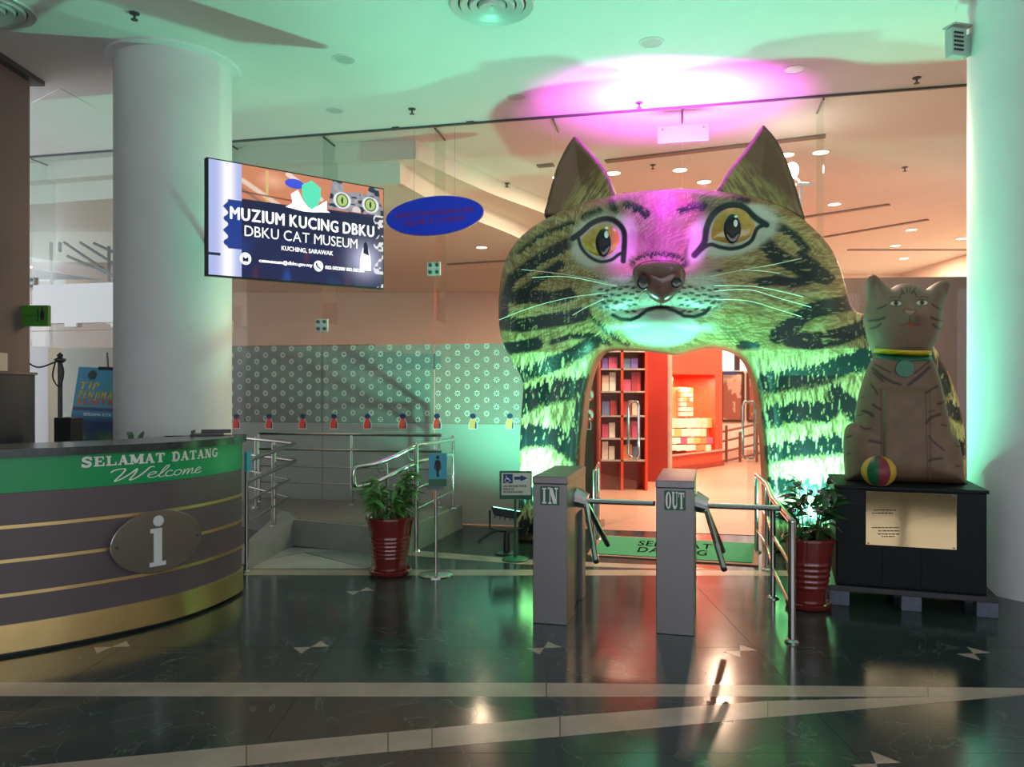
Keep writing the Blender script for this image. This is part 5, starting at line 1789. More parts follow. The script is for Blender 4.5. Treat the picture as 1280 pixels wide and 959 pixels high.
link('pictogram_head', [fg(0.014 * math.cos(a), 0.066 + 0.016 * math.sin(a)) for a in np.linspace(0, 2 * math.pi, 17)[:-1]], [tuple(range(16))], 'ink', cdp)

# wheelchair access sign on a green stand
wb0 = fl(644, 700)
ws = thing('sign_stand', 'green stand with a wheelchair access arrow sign beside the IN turnstile', 'sign stand', (wb0.x, wb0.y, 0))
MB().lathe([(0.125, 0), (0.125, 0.01), (0.11, 0.018), (0.02, 0.026)], (wb0.x, wb0.y, 0), 36).go('base', 'sign_green', ws)
MB().tube([(wb0.x, wb0.y, 0.02), (wb0.x, wb0.y, 0.58)], 0.013, 12).go('pole', 'sign_green', ws)
WC = Vector((wb0.x + 0.005, wb0.y - 0.012, 0.69))
soft(MB().box((WC.x, WC.y + 0.008, WC.z), (0.300, 0.02, 0.262)).go('frame', 'sign_green', ws), 0.003)
cw = MB().box((WC.x + 0.004, WC.y - 0.003, WC.z + 0.012), (0.270, 0.006, 0.205)).go('card', 'card_white', ws)
KW = lambda u, v, w=0.0065: (WC.x + u, WC.y - w, WC.z + v)
sq = link('wheelchair_square', [KW(-0.115, 0.018), KW(-0.028, 0.018), KW(-0.028, 0.105), KW(-0.115, 0.105)], [(0, 1, 2, 3)], 'card_blue', cw)
vs, fs = [], []
for ln, wd in (([(-0.088, 0.090), (-0.085, 0.066), (-0.063, 0.064)], 0.008), ([(-0.086, 0.058), (-0.060, 0.056), (-0.052, 0.040), (-0.042, 0.042)], 0.008), (arc(-0.080, 0.045, 0.020, 0.020, 120, 340), 0.006)):
    a, b = stroke(ln, wd)
    n = len(vs)
    vs += [KW(p[0], p[1], 0.008) for p in a]
    fs += [tuple(n + i for i in f) for f in b]
o_ = link('wheelchair_symbol', vs, fs, 'letter_white', sq)
o_['kind'] = 'stuff'
ar = [(-0.015, 0.052), (0.045, 0.052), (0.045, 0.036), (0.110, 0.066), (0.045, 0.096), (0.045, 0.080), (-0.015, 0.080)]
link('arrow', [KW(*p) for p in ar], [tuple(range(7))], 'card_blue', cw)
for tx, f_ in (('LALUAN KHAS UNTUK', (-0.115, -0.018, 0.10, 0.004)), ('MASUK KE', (-0.115, -0.044, -0.015, -0.024)), ('MUZIUM KUCING', (-0.115, -0.072, 0.065, -0.051))):
    letters(tx, f_, lambda u, v: KW(u, v), 'ink', cw, bold=0.03, each=False, name='lettering')

# green floor-standing floodlights
def floodlight(p, tilt_to, power, color, lens, lab, head=(0.30, 0.20), z=0.42, stand=True, bar_=False):
    t = thing('floodlight', lab, 'floodlight', (p[0], p[1], 0 if stand else z - 0.1), 'coloured floodlights of the cat gateway')
    hp = Vector((p[0], p[1], z))
    d = (Vector(tilt_to) - hp).normalized()
    sx = d.cross(Vector((0, 1, 0)))
    if sx.length < 0.05:
        sx = Vector((1, 0, 0))
    sx = (Vector((1, 0, 0)) - d * d.x).normalized()
    sy = d.cross(sx)
    def bx(a, b, c0_, c1_, k=1.0):
        lo = [hp + sx * i * a + sy * j * b + d * c0_ for i, j in ((-k, -k), (k, -k), (k, k), (-k, k))]
        hi = [hp + sx * i * a + sy * j * b + d * c1_ for i, j in ((-1, -1), (1, -1), (1, 1), (-1, 1))]
        return MB().hull(lo, hi)
    hd = soft(bx(head[0] / 2, head[1] / 2, -0.07, 0.0, 0.75).go('housing', 'black_plastic', t), 0.006)
    bx(head[0] / 2 * 0.85, head[1] / 2 * 0.85, 0.0, 0.004).go('lens', lens, hd)
    for i in range(5):
        k = (i - 2) * head[0] * 0.16
        MB().hull([hp + sx * (k - 0.004) + sy * j * head[1] * 0.3 + d * w for j, w in ((-1, -0.10), (1, -0.10), (1, -0.06), (-1, -0.06))],
                  [hp + sx * (k + 0.004) + sy * j * head[1] * 0.3 + d * w for j, w in ((-1, -0.10), (1, -0.10), (1, -0.06), (-1, -0.06))]).go('cooling_fin', 'black_plastic', hd)
    if stand:
        MB().lathe([(0.11, 0), (0.11, 0.012), (0.05, 0.022)], (p[0], p[1], 0), 28).go('base', 'black_plastic', t)
        MB().tube([(p[0], p[1], 0.015), (p[0], p[1], z - 0.22), ], [0.035, 0.028], 12).go('pole', 'black_plastic', t)
        for s in (-1, 1):
            q0 = hp + sx * s * (head[0] / 2 + 0.008) - d * 0.03
            MB().tube([q0, Vector((q0.x, q0.y, z - 0.17)), Vector((p[0], p[1], z - 0.22))], 0.010, 8).go('yoke', 'black_plastic', t)
        MB().tube([tuple(q_) for q_ in spline([(p[0], p[1], z - 0.2), (p[0] - 0.12, p[1] - 0.03, z - 0.20), (p[0] - 0.24, p[1] - 0.06, z - 0.27), (p[0] - 0.27, p[1] - 0.06, z - 0.30)], 4)], 0.014, 8).go('handle', 'black_plastic', t)
    L = bpy.data.lights.new('flood_beam', 'AREA' if bar_ else 'SPOT')
    L.energy = power
    L.color = color
    if bar_:
        L.shape = 'RECTANGLE'
        L.size, L.size_y = head[0] * 0.9, head[1] * 0.8
        L.spread = R(100)
    else:
        L.spot_size = R(170)
        L.spot_blend = 0.6
        L.shadow_soft_size = 0.05
    lo = bpy.data.objects.new('flood_beam', L)
    lo.location = hp + d * 0.03
    lo.rotation_euler = d.to_track_quat('-Z', 'Y').to_euler()
    COL.objects.link(lo)
    adopt(lo, t)
    return t


fp1 = fl(628, 694)
floodlight((fp1.x + 0.04, fp1.y + 0.06), (0.22, 7.72, 2.0), GREEN_FLOOD_W, GREEN, 'green_lens', 'black green-beam floodlight on a stand left of the IN turnstile')
floodlight((2.68, 6.86), (2.82, 7.35, 1.6), GREEN_FLOOD2_W, GREEN, 'green_lens', 'black green-beam floodlight hidden behind the right potted plant', z=0.32)
mh = CP.P(0.22, 0, -0.27)
floodlight((mh[0], mh[1]), (mh[0] - 0.06, mh[1] + 0.55, 6.0), MAGENTA_W, MAGENTA, 'magenta_lens', 'long magenta floodlight lying on top of the giant cat head', (1.2, 0.12), 3.60, False, True)

# spotlight added out of view on the ceiling to turn the cat's forehead magenta
tg = Vector(CP.P(*gh(832, 272)))
sp0 = Vector((1.62, 5.75, CEIL))
sl = thing('added_spotlight', 'small black magenta spotlight on the ceiling aimed at the cat\'s forehead', 'spotlight', sp0)
MB().lathe([(0.05, -0.001), (0.05, -0.02), (0.02, -0.025)], (sp0.x, sp0.y, CEIL), 20).go('ceiling_plate', 'black_plastic', sl)
hp_ = sp0 + Vector((0, 0, -0.14))
MB().tube([(sp0.x, sp0.y, CEIL - 0.02), hp_], 0.010, 8).go('stem', 'black_plastic', sl)
dd_ = (tg - hp_).normalized()
MB().tube([hp_ - dd_ * 0.08, hp_ + dd_ * 0.05], [0.045, 0.055], 20).go('body', 'black_plastic', sl)
MB().tube([hp_ + dd_ * 0.05, hp_ + dd_ * 0.052], 0.048, 20).go('lens', 'magenta_lens', sl)
L = bpy.data.lights.new('spot_beam', 'SPOT')
L.energy = MAGENTA_FACE_W
L.color = (0.82, 0.02, 1.0)
L.spot_size = R(26)
L.spot_blend = 0.9
L.shadow_soft_size = 0.04
lo = bpy.data.objects.new('spot_beam', L)
lo.location = hp_ + dd_ * 0.06
lo.rotation_euler = dd_.to_track_quat('-Z', 'Y').to_euler()
COL.objects.link(lo)
adopt(lo, sl)

# doormat
mt = thing('doormat', 'green doormat with SELAMAT DATANG in the cat gateway', 'doormat', (1.6, 7.5, 0))
mc_ = [fl(740, 694), fl(940, 706), fl(943, 681.5), fl(754, 672)]
cen = sum((Vector(p) for p in mc_), Vector()) / 4
MB().prism([(cen.x + (p.x - cen.x) * 1.06, cen.y + (p.y - cen.y) * 1.12) for p in mc_], 0.001, 0.012).go('border', 'mat_edge', mt)
pile = MB().prism([(p.x, p.y) for p in mc_], 0.012, 0.018).go('pile', 'mat_green', mt)


def mp(u, v):
    a = mc_[0].lerp(mc_[1], u)
    b = mc_[3].lerp(mc_[2], u)
    p = a.lerp(b, v)
    return (p.x, p.y, 0.0195)


letters('SELAMAT', (0.26, 0.54, 0.74, 0.82), mp, 'mat_print', pile, bold=0.01)
letters('DATANG', (0.28, 0.20, 0.72, 0.46), mp, 'mat_print', pile, bold=0.01)

# pale plate on the glass above the cat
pu0, pu1 = GP.uv(822, 165, 0.05), GP.uv(886, 165, 0.05)
pt = thing('glass_plate_sign', 'pale lilac rectangular plate fixed to the glass above the cat', 'sign plate', GP.P((pu0[0] + pu1[0]) / 2, pu0[1] - 0.1, 0.04))
z1_, z0_ = GP.uv(822, 158.5, 0.05)[1], GP.uv(822, 179, 0.05)[1]
soft(MB().hull([GP.P(pu0[0], z0_, 0.05), GP.P(pu1[0], z0_, 0.05), GP.P(pu1[0], z0_, 0.03), GP.P(pu0[0], z0_, 0.03)], [GP.P(pu0[0], z1_, 0.05), GP.P(pu1[0], z1_, 0.05), GP.P(pu1[0], z1_, 0.03), GP.P(pu0[0], z1_, 0.03)]).go('plate', 'plate_lilac', pt), 0.002)
for sx in (0.1, 0.9):
    MB().tube([GP.P(pu0[0] + (pu1[0] - pu0[0]) * sx, z1_ - 0.04, 0.0), GP.P(pu0[0] + (pu1[0] - pu0[0]) * sx, z1_ - 0.04, 0.055)], 0.010, 8).go('standoff', 'chrome', pt)

# cat stickers along the glass
ordn = ['first', 'second', 'third', 'fourth', 'fifth', 'sixth', 'seventh']
px_s = [295, 336, 378, 417, 459, 503, 546, 591, 637, 733]
for k, x in enumerate(px_s):
    u0, v0 = GP.uv(x, 527, 0.01)
    col = 'sticker_orange' if k in (7, 8) else 'sticker_red'
    lb = {7: 'orange cat sticker on the glass, left one of the two orange ones', 8: 'orange cat sticker on the glass close to the giant cat\'s leg', 9: 'red cat sticker on the glass inside the cat gateway opening'}.get(k, 'red cat sticker with navy cap on the starred glass, %s from the left' % ordn[min(k, 6)])
    t = thing('cat_sticker', lb, 'sticker', GP.P(u0, v0 - 0.08, 0.008), 'cat stickers on the glass')
    S_ = lambda a, b, w=0.007: GP.P(u0 + a, v0 + b, w)
    bd = [(-0.042, -0.085), (0.045, -0.085), (0.048, -0.02), (0.030, 0.02), (0.020, 0.045), (-0.018, 0.045), (-0.034, 0.0), (-0.046, -0.04)]
    link('backing', [S_(p[0] * 1.16, p[1] * 1.08, 0.006) for p in bd], [tuple(range(8))], 'sticker_white', t)
    link('body', [S_(*p, 0.0072) for p in bd], [tuple(range(8))], col, t)
    link('cap', [S_(0.002 + 0.036 * math.cos(a), 0.062 + 0.030 * math.sin(a), 0.0078) for a in np.linspace(0, 2 * math.pi, 17)[:-1]], [tuple(range(16))], 'sticker_navy', t)
    link('tail', [S_(*p, 0.0084) for p in ((0.026, -0.083), (0.044, -0.083), (0.046, -0.02), (0.034, 0.005), (0.028, -0.03))], [tuple(range(5))], 'sticker_navy', t)

# exit sign on the left wall end, poster, cord post, white box
ex = thing('exit_sign', 'small green toilet sign jutting from the end of the brown wall', 'sign', (-4.70, 7.55, 2.3))
z0, z1 = at(43, 408, 7.6).z, at(43, 382, 7.6).z
x0, x1 = at(25, 400, 7.6).x, at(62, 400, 7.6).x
soft(MB().box(((x0 + x1) / 2, 7.6, (z0 + z1) / 2), (x1 - x0, 0.05, z1 - z0)).go('panel', 'exit_green', ex), 0.004)
MB().box((x0 - 0.02, 7.6, (z0 + z1) / 2), (0.03, 0.07, z1 - z0)).go('bracket', 'fixture_grey', ex)
EX = lambda u, v: (x0 + (x1 - x0) * u, 7.5735, z0 + (z1 - z0) * v)
letters('TANDAS', (0.10, 0.46, 0.60, 0.56), EX, 'ink', ex, each=False, name='lettering')
link('divider', [EX(0.64, 0.2), EX(0.68, 0.2), EX(0.68, 0.85), EX(0.64, 0.85)], [(0, 1, 2, 3)], 'ink', ex)
link('pictogram', [EX(0.80 + 0.075 * math.cos(a), 0.52 + 0.26 * math.sin(a)) for a in np.linspace(0, 2 * math.pi, 17)[:-1]], [tuple(range(16))], 'ink', ex)
link('pictogram_head', [EX(0.80 + 0.03 * math.cos(a), 0.85 + 0.06 * math.sin(a)) for a in np.linspace(0, 2 * math.pi, 13)[:-1]], [tuple(range(12))], 'ink', ex)

PY = 8.15
po = thing('poster_stand', 'blue energy-saving tip poster on a leaning stand behind the desk', 'poster', at(115, 620, PY))
c00, c10, c01 = at(83, 560, PY), at(152, 563, PY + 0.03), at(99, 458.5, PY + 0.07)
low0 = c00 - (c01 - c00) * 0.75
PP = lambda u, v, w=0.0: (lambda p: (p.x, p.y - w, p.z))(low0 + (c10 - c00) * u + (c01 - low0) * v)
fv = lambda vv: (vv * 1.0)
NXp, NYp = 60, 120
uu, vv = np.meshgrid(np.linspace(0, 1, NXp), np.linspace(0, 1, NYp))
u_, v_ = uu.ravel(), vv.ravel()
vt = 1 - v_
c = np.ones((len(u_), 1)) * np.array(srgb(62, 140, 170))[None, :]
c = mix(c, srgb(25, 50, 95), np.clip((vt - 0.30) * 12, 0, 1))
c = mix(c, srgb(60, 100, 60), np.clip((vt - 0.42) * 14, 0, 1) * (0.4 + 0.6 * (fbm(u_ * 6, v_ * 12, 91) > 0.5)))
c = mix(c, srgb(70, 130, 70), np.clip(1.2 - np.hypot((u_ - 0.85) / 0.35, (vt - 0.12) / 0.11), 0, 1) * np.clip(fbm(u_ * 9, v_ * 18, 93) * 2.2 - 0.5, 0, 1))
c = mix(c, srgb(30, 60, 60), np.clip((1 - np.hypot((u_ - 0.27) / 0.09, (vt - 0.055) / 0.038)) * 6, 0, 1))
c = mix(c, srgb(70, 30, 70), ((vt > 0.285) & (vt < 0.31)).astype(float) * 0.8)
pts_ = [PP(a, b, 0.004) for a, b in zip(u_, v_)]
pr = link('print', pts_, [(j * NXp + i, j * NXp + i + 1, (j + 1) * NXp + i + 1, (j + 1) * NXp + i) for j in range(NYp - 1) for i in range(NXp - 1)], 'print_matt', po, True, c)
MB().hull([PP(0, 0, -0.012), PP(1, 0, -0.012), PP(1, 0, 0.003), PP(0, 0, 0.003)], [PP(0, 1, -0.012), PP(1, 1, -0.012), PP(1, 1, 0.003), PP(0, 1, 0.003)]).go('board', 'white_panel', po)
MB().hull([PP(0.36, 0.985, -0.014), PP(0.62, 0.985, -0.014), PP(0.62, 0.985, 0.012), PP(0.36, 0.985, 0.012)], [PP(0.36, 1.008, -0.014), PP(0.62, 1.008, -0.014), PP(0.62, 1.008, 0.012), PP(0.36, 1.008, 0.012)]).go('clip', 'black_plastic', po)
MB().tube([PP(0.56, 0.90, -0.03), at(134, 441, PY + 0.12)], 0.011, 8).go('rod', 'black_plastic', po)
for sx in (0.25, 0.75):
    a = Vector(PP(sx, 0.02, -0.01))
    MB().tube([a, (a.x, a.y, 0.0)], 0.012, 8).go('leg', 'dark_steel', po)
mat('poster_yellow', srgb(225, 200, 60), 0.5)
mat('poster_red', srgb(215, 120, 50), 0.5)
sh_ = lambda u, v: PP(u, v, 0.0065)
letters('TIP', (0.08, 0.845, 0.42, 0.895), sh_, 'poster_yellow', pr, bold=0.03, shear=0.2)
letters('PENJIMATAN', (0.07, 0.785, 1.0, 0.832), sh_, 'poster_yellow', pr, bold=0.03, shear=0.2)
letters('ELEKTRIK', (0.06, 0.735, 0.90, 0.778), sh_, 'poster_red', pr, bold=0.03, shear=0.2)
letters('BERSAMA KITA', (0.22, 0.66, 0.72, 0.68), sh_, 'letter_white', pr, each=False, name='lettering')

bx_ = at(54, 500, 8.4)
tag(soft(MB().box((bx_.x, 8.4, 1.02), (0.27, 0.25, 2.04)).go('cabinet', 'white_panel'), 0.006), 'narrow white cabinet standing behind the desk at far left', 'cabinet')
pp = at(75, 500, 7.9)
cp = thing('barrier_post', 'dark barrier post with a hanging cord behind the desk', 'post', (pp.x, pp.y, 0))
MB().tube([(pp.x, pp.y, 0.02), (pp.x, pp.y, 1.85)], 0.024, 12).go('pole', 'black_plastic', cp)
MB().lathe([(0.16, 0), (0.16, 0.012), (0.03, 0.03)], (pp.x, pp.y, 0), 24).go('base', 'black_plastic', cp)
MB().lathe([(0.03, 1.85), (0.055, 1.87), (0.055, 1.89), (0.025, 1.90), (0.03, 1.93), (0.0005, 1.96)], (pp.x, pp.y, 0), 16).go('finial', 'black_plastic', cp)
MB().tube([tuple(p) for p in spline([(pp.x, pp.y - 0.03, 1.87), (pp.x - 0.15, pp.y - 0.1, 1.80), (pp.x - 0.26, pp.y - 0.12, 1.86), (pp.x - 0.32, pp.y - 0.12, 2.0)], 6)], 0.008, 6).go('cord', 'cable', cp)
MB().tube([tuple(p) for p in spline([(pp.x + 0.02, pp.y - 0.03, 1.87), (pp.x + 0.06, pp.y - 0.04, 1.75), (pp.x + 0.02, pp.y - 0.04, 1.6), (pp.x - 0.05, pp.y - 0.04, 1.7), (pp.x - 0.03, pp.y - 0.03, 1.86)], 6)], 0.008, 6).go('cord', 'cable', cp)
bk = at(82, 530, 7.6)
tag(soft(MB().box((bk.x + 0.03, 7.6, 0.65), (0.18, 0.2, 1.3)).go('waste_bin', 'black_plastic'), 0.01), 'black bin standing left of the poster behind the desk', 'bin')
pl3 = at(150, 560, 6.3)
plant('leafy plant whose tips show over the welcome desk counter', (pl3.x + 0.0, 6.35), 0.17, 0.62, 9, 40, 0.62, 0.32, 'leaf_dark', 0.16, 21)

# floodlight and bracket on the right column
fx = thing('column_fixture', 'grey square speaker fixture bracketed to the right column near the ceiling', 'speaker', (3.72, 6.2, 4.3))
FY = 6.15
a, b = at(1184, 72, FY), at(1205, 37, FY)
soft(MB().box(((a.x + b.x) / 2, FY, (a.z + b.z) / 2), (b.x - a.x, 0.08, b.z - a.z), R(14)).go('box', 'fixture_grey', fx), 0.005)
for i in range(4):
    for j in range(5):
        p = Vector((a.x + (b.x - a.x) * (0.24 + 0.17 * i), FY - 0.047 + 0.25 * (b.x - a.x) * (0.17 * i - 0.26), a.z + (b.z - a.z) * (0.2 + 0.15 * j)))
        MB().box(p, (0.012, 0.012, 0.014), R(14)).go('grille_hole', 'black_plastic', fx)
MB().box(((a.x + b.x) / 2 + 0.02, FY, b.z + 0.02), (b.x - a.x + 0.05, 0.12, 0.012), R(14)).go('hood', 'fixture_grey', fx)
q0 = at(1206, 55, FY)
MB().hull([(q0.x, FY - 0.02, q0.z - 0.12), (q0.x + 0.10, FY + 0.0, q0.z - 0.06), (q0.x + 0.10, FY + 0.03, q0.z - 0.06), (q0.x, FY + 0.01, q0.z - 0.12)],
          [(q0.x, FY - 0.02, q0.z + 0.06), (q0.x + 0.10, FY + 0.0, q0.z + 0.12), (q0.x + 0.10, FY + 0.03, q0.z + 0.12), (q0.x, FY + 0.01, q0.z + 0.06)]).go('bracket', 'fixture_grey', fx)

# ================================================================== ceiling fittings
def ceil_pt(x, y):
    return fl(x, y, CEIL)


def diffuser(x, y, r, lab):
    c = ceil_pt(x, y)
    t = thing('air_diffuser', lab, 'air diffuser', (c.x, c.y, CEIL), 'round ceiling air diffusers')
    for k, (a, b) in enumerate(((1.0, 0.80), (0.76, 0.58), (0.54, 0.36), (0.32, 0.02))):
        smooth_by_angle(MB().lathe([(r * a, -0.001), (r * a, -0.018 - 0.004 * k), (r * (a - 0.03), -0.028 - 0.006 * k), (r * b, -0.010 - 0.004 * k), (r * b, -0.002)], (c.x, c.y, CEIL), 40, caps=(k == 3)).go('ring', 'diffuser_metal', t))
    MB().lathe([(r * 0.98, -0.0015), (0.001, -0.0015)], (c.x, c.y, CEIL), 40, caps=False).go('throat', 'black_plastic', t)


diffuser(615, 4, 0.345, 'round ringed air diffuser at the top centre of the ceiling')
diffuser(-12, 8, 0.33, 'round ringed air diffuser at the top left corner')
for k, (x, y, lb) in enumerate(((430, 74, 'unlit round downlight nearest the screen top'), (418, 138, 'unlit round downlight just above the glass left of the oval sign'), (814, 53, 'unlit round downlight above the magenta glow'),
                                (645, 121, 'unlit round downlight at the left end of the magenta glow'), (993, 87, 'unlit round downlight at the right end of the magenta glow'))):
    c = ceil_pt(x, y)
    t = thing('downlight', lb, 'downlight', (c.x, c.y, CEIL), 'unlit ceiling downlights')
    smooth_by_angle(MB().lathe([(0.115, -0.0005), (0.113, -0.006), (0.095, -0.008), (0.09, -0.002)], (c.x, c.y, CEIL), 32, caps=False).go('trim_ring', 'downlight_trim', t))
    MB().lathe([(0.093, -0.003), (0.001, -0.003)], (c.x, c.y, CEIL), 32, caps=False).go('lens', 'downlight_glass', t)


def sprinkler(x, y, lab):
    c = ceil_pt(x, y)
    t = thing('sprinkler', lab, 'sprinkler', (c.x, c.y, CEIL), 'ceiling sprinklers')
    MB().lathe([(0.042, -0.0005), (0.040, -0.010), (0.012, -0.014)], (c.x, c.y, CEIL), 16).go('rosette', 'dark_steel', t)
    MB().tube([(c.x, c.y, CEIL - 0.01), (c.x, c.y, CEIL - 0.055)], 0.010, 8).go('stem', 'dark_steel', t)
    MB().lathe([(0.028, -0.055), (0.030, -0.060), (0.010, -0.062)], (c.x, c.y, CEIL), 12).go('deflector', 'dark_steel', t)


for x, y, lb in ((168, 16, 'sprinkler above the left column'), (515, 136, 'sprinkler on the ceiling above the oval sign'), (799, 128, 'sprinkler inside the magenta glow'), (1146, 97, 'sprinkler near the right column'),
                 (634, 229, 'sprinkler behind the glass left of the cat ear'), (816, 206, 'sprinkler behind the glass between the ears'), (1131, 209, 'sprinkler behind the glass right of the ears')):
    sprinkler(x, y, lb)
hc = [ceil_pt(x, y) for x, y in ((40, 128), (62, 138), (122, 136), (75, 110))]
tag(MB().prism([(p.x, p.y) for p in hc], CEIL - 0.006, CEIL - 0.0005).go('access_hatch', 'ceiling_paint'), 'square access hatch in the ceiling left of the column', 'hatch')
for x, y, lb in ((495, 164, 'small dark clip on the glass head left'), (588, 156, 'small dark clip on the glass head right')):
    q_ = GP.uv(x, y, 0.02)
    tag(MB().box(GP.P(q_[0], CEIL - 0.012, 0.03), (0.09, 0.03, 0.022), YAW).go('glass_clip', 'dark_steel'), lb, 'clip')

# ================================================================== behind the glass
# slot diffusers
for k, (x0, y0, x1, y1) in enumerate(((757, 201, 1032, 169), (672, 207, 692, 205), (1006, 271, 1112, 255), (1030, 296, 1160, 274), (1060, 312, 1209, 312), (560, 330, 640, 325))):
    a, b = ceil_pt(x0, y0), ceil_pt(x1, y1)
    if k == 5:
        a, b = fl(x0, y0, 4.2), fl(x1, y1, 4.2)
    d = (b - a).normalized() * 0.0
    n_ = Vector((-(b - a).y, (b - a).x, 0)).normalized() * (0.06 if k < 2 else 0.05)
    zt = CEIL - 0.001 if k < 5 else 4.199
    tag(MB().prism([(a - n_).to_tuple()[:2], (b - n_).to_tuple()[:2], (b + n_).to_tuple()[:2], (a + n_).to_tuple()[:2]], zt - 0.02, zt).go('slot_diffuser', 'brown_stone'),
        ['long dark air slot on the inner ceiling between the cat ears', 'short dark air slot left of the cat\'s left ear', 'dark air slot right of the cat\'s right ear', 'dark air slot above the cat statue', 'far thin air slot above the brown partition', 'dark air slot on the soffit left of the cat'][k], 'air slot', 'air slots behind the glass')

inner_lights = [(767, 216), (850, 212), (880, 227), (983, 193), (1003, 229), (1026, 190), (1043, 255), (1139, 287), (1119, 307), (1130, 323), (1202, 298), (602, 309), (700, 300), (900, 300), (780, 270)]
where = ['beside the left ear', 'on the glass joint above the head', 'left of the right ear', 'right of the right ear tip', 'right of the pole lamp', 'at the glass joint right of the ears', 'right of the cat\'s right ear',
         'above the cat statue\'s right ear', 'above the cat statue\'s head', 'low over the brown partition', 'beside the right column', 'just under the oval sign', 'behind the left ear', 'behind the right ear', 'behind the cat\'s brow']
for k, (x, y) in enumerate(inner_lights):
    zc = CEIL
    c = ceil_pt(x, y)
    if k == 11:
        zc = 4.20
        c = fl(x, y, zc)
    t = thing('lit_downlight', 'glowing warm downlight behind the glass, ' + where[k], 'downlight', (c.x, c.y, zc), 'lit downlights behind the glass')
    MB().lathe([(0.125, -0.001), (0.12, -0.010), (0.10, -0.012), (0.098, -0.003)], (c.x, c.y, zc), 24, caps=False).go('trim_ring', 'soffit_paint', t)
    MB().lathe([(0.100, -0.006), (0.001, -0.006)], (c.x, c.y, zc), 24, caps=False).go('lens', 'lamp_glow', t)
    L = bpy.data.lights.new('downlight_beam', 'AREA')
    L.shape = 'DISK'
    L.size = 0.19
    L.energy = DOWNLIGHT_W * (0.3 if k == 11 else 1.0)
    L.color = WARM
    lo = bpy.data.objects.new('downlight_beam', L)
    lo.location = (c.x, c.y, zc - 0.015)
    COL.objects.link(lo)
    adopt(lo, t)

# bright lamp on a pole behind the right ear
lp = at(990, 213, 9.0)
ld = thing('pole_lamp', 'bright white lamp on a thin pole behind the cat\'s right ear', 'lamp', (lp.x + 0.1, 9.0, 0))
MB().ball((lp.x, lp.y, lp.z), 0.075, 10, 1.25).go('bulb', 'lamp_white', ld, True)
MB().tube([(lp.x + 0.10, 9.0, 0.02), (lp.x + 0.10, 9.0, lp.z - 0.14)], 0.018, 8).go('pole', 'white_panel', ld)
MB().tube([(lp.x + 0.10, 9.0, lp.z - 0.14), (lp.x, 9.0, lp.z - 0.06)], 0.014, 8).go('neck', 'white_panel', ld)
MB().lathe([(0.2, 0.002), (0.2, 0.02), (0.02, 0.03)], (lp.x + 0.10, 9.0, 0), 24).go('base', 'white_panel', ld)
tray = at(1003, 229, 9.0)
MB().box((tray.x + 0.02, 9.0, tray.z - 0.02), (0.20, 0.06, 0.03)).go('shelf', 'white_panel', ld)

# glass doors standing open, with long handles
def door_leaf(hinge_u, ang, sgn, lab, hx):
    h = Vector(GP.P(hinge_u, 0, -0.006))
    d = (GP.u * math.cos(ang) * sgn - GP.n * math.sin(ang))
    n_ = d.cross(Vector((0, 0, 1)))
    wdt = 1.0
    t = bpy.data.objects.new('door_%d' % (1 if sgn > 0 else 2), None)
    t.location = h
    COL.objects.link(t)
    struct(t, lab, 'door')
    a, b = h + d * 0.01, h + d * wdt
    MB().prism([(a - n_ * 0.006).to_tuple()[:2], (b - n_ * 0.006).to_tuple()[:2], (b + n_ * 0.006).to_tuple()[:2], (a + n_ * 0.006).to_tuple()[:2]], 0.012, door_h - 0.01).go('pane', 'fin_glass', t)
    for zz in (0.05, door_h - 0.05):
        MB().prism([(a - n_ * 0.014).to_tuple()[:2], (a + d * 0.16 - n_ * 0.014).to_tuple()[:2], (a + d * 0.16 + n_ * 0.014).to_tuple()[:2], (a + n_ * 0.014).to_tuple()[:2]], zz - 0.04, zz + 0.04).go('hinge_patch', 'steel', t)
    for s in (-1, 1):
        p = h + d * (wdt - 0.09)
        q_ = n_ * 0.07 * s
        pts = [p, p + q_ * 0.7, p + q_, p + q_, p + q_ * 0.7, p]
        zz = [1.43, 1.43, 1.38, 0.80, 0.75, 0.75]
        MB().tube([tuple(Vector((v.x, v.y, z))) for v, z in zip(pts, zz)], 0.017, 10).go('handle', 'chrome', t, True)
    MB().prism([(a - n_ * 0.02 - d * 0.03).to_tuple()[:2], (a - n_ * 0.02).to_tuple()[:2], (a + n_ * 0.02).to_tuple()[:2], (a + n_ * 0.02 - d * 0.03).to_tuple()[:2]], 0.0, door_h).go('jamb', 'red_dark' if sgn > 0 else 'steel', t)
    return t


door_leaf(door_l, R(66), 1, 'left glass door leaf standing open behind the gateway', 770)
door_leaf(door_r, R(84), -1, 'right glass door leaf standing open behind the gateway', 945)
# no-smoking stickers on the pane beside the door
for k, y in enumerate((494, 519)):
    u0, v0 = GP.uv(735, y, 0.01)
    t = thing('prohibition_sticker', ['upper', 'lower'][k] + ' round red and white prohibition sticker beside the glass door', 'sticker', GP.P(u0, v0 - 0.07, 0.008), 'prohibition stickers by the door')
    dsk = lambda r, w, m, nm: link(nm, [GP.P(u0 + r * math.cos(a), v0 + r * math.sin(a), w) for a in np.linspace(0, 2 * math.pi, 25)[:-1]], [tuple(range(24))], m, t)
    dsk(0.078, 0.006, 'sticker_red', 'ring')
    dsk(0.062, 0.007, 'sticker_white', 'disc')
    vs, fs = stroke([(-0.045, 0.045), (0.045, -0.045)], 0.014)
    link('slash', [GP.P(u0 + p[0], v0 + p[1], 0.009) for p in vs], fs, 'sticker_red', t)
    link('symbol', [GP.P(u0 + a, v0 + b, 0.008) for a, b in ((-0.03, -0.03), (0.03, -0.03), (0.03, 0.0), (0.0, 0.03), (-0.03, 0.0))], [tuple(range(5))], 'ink', t)
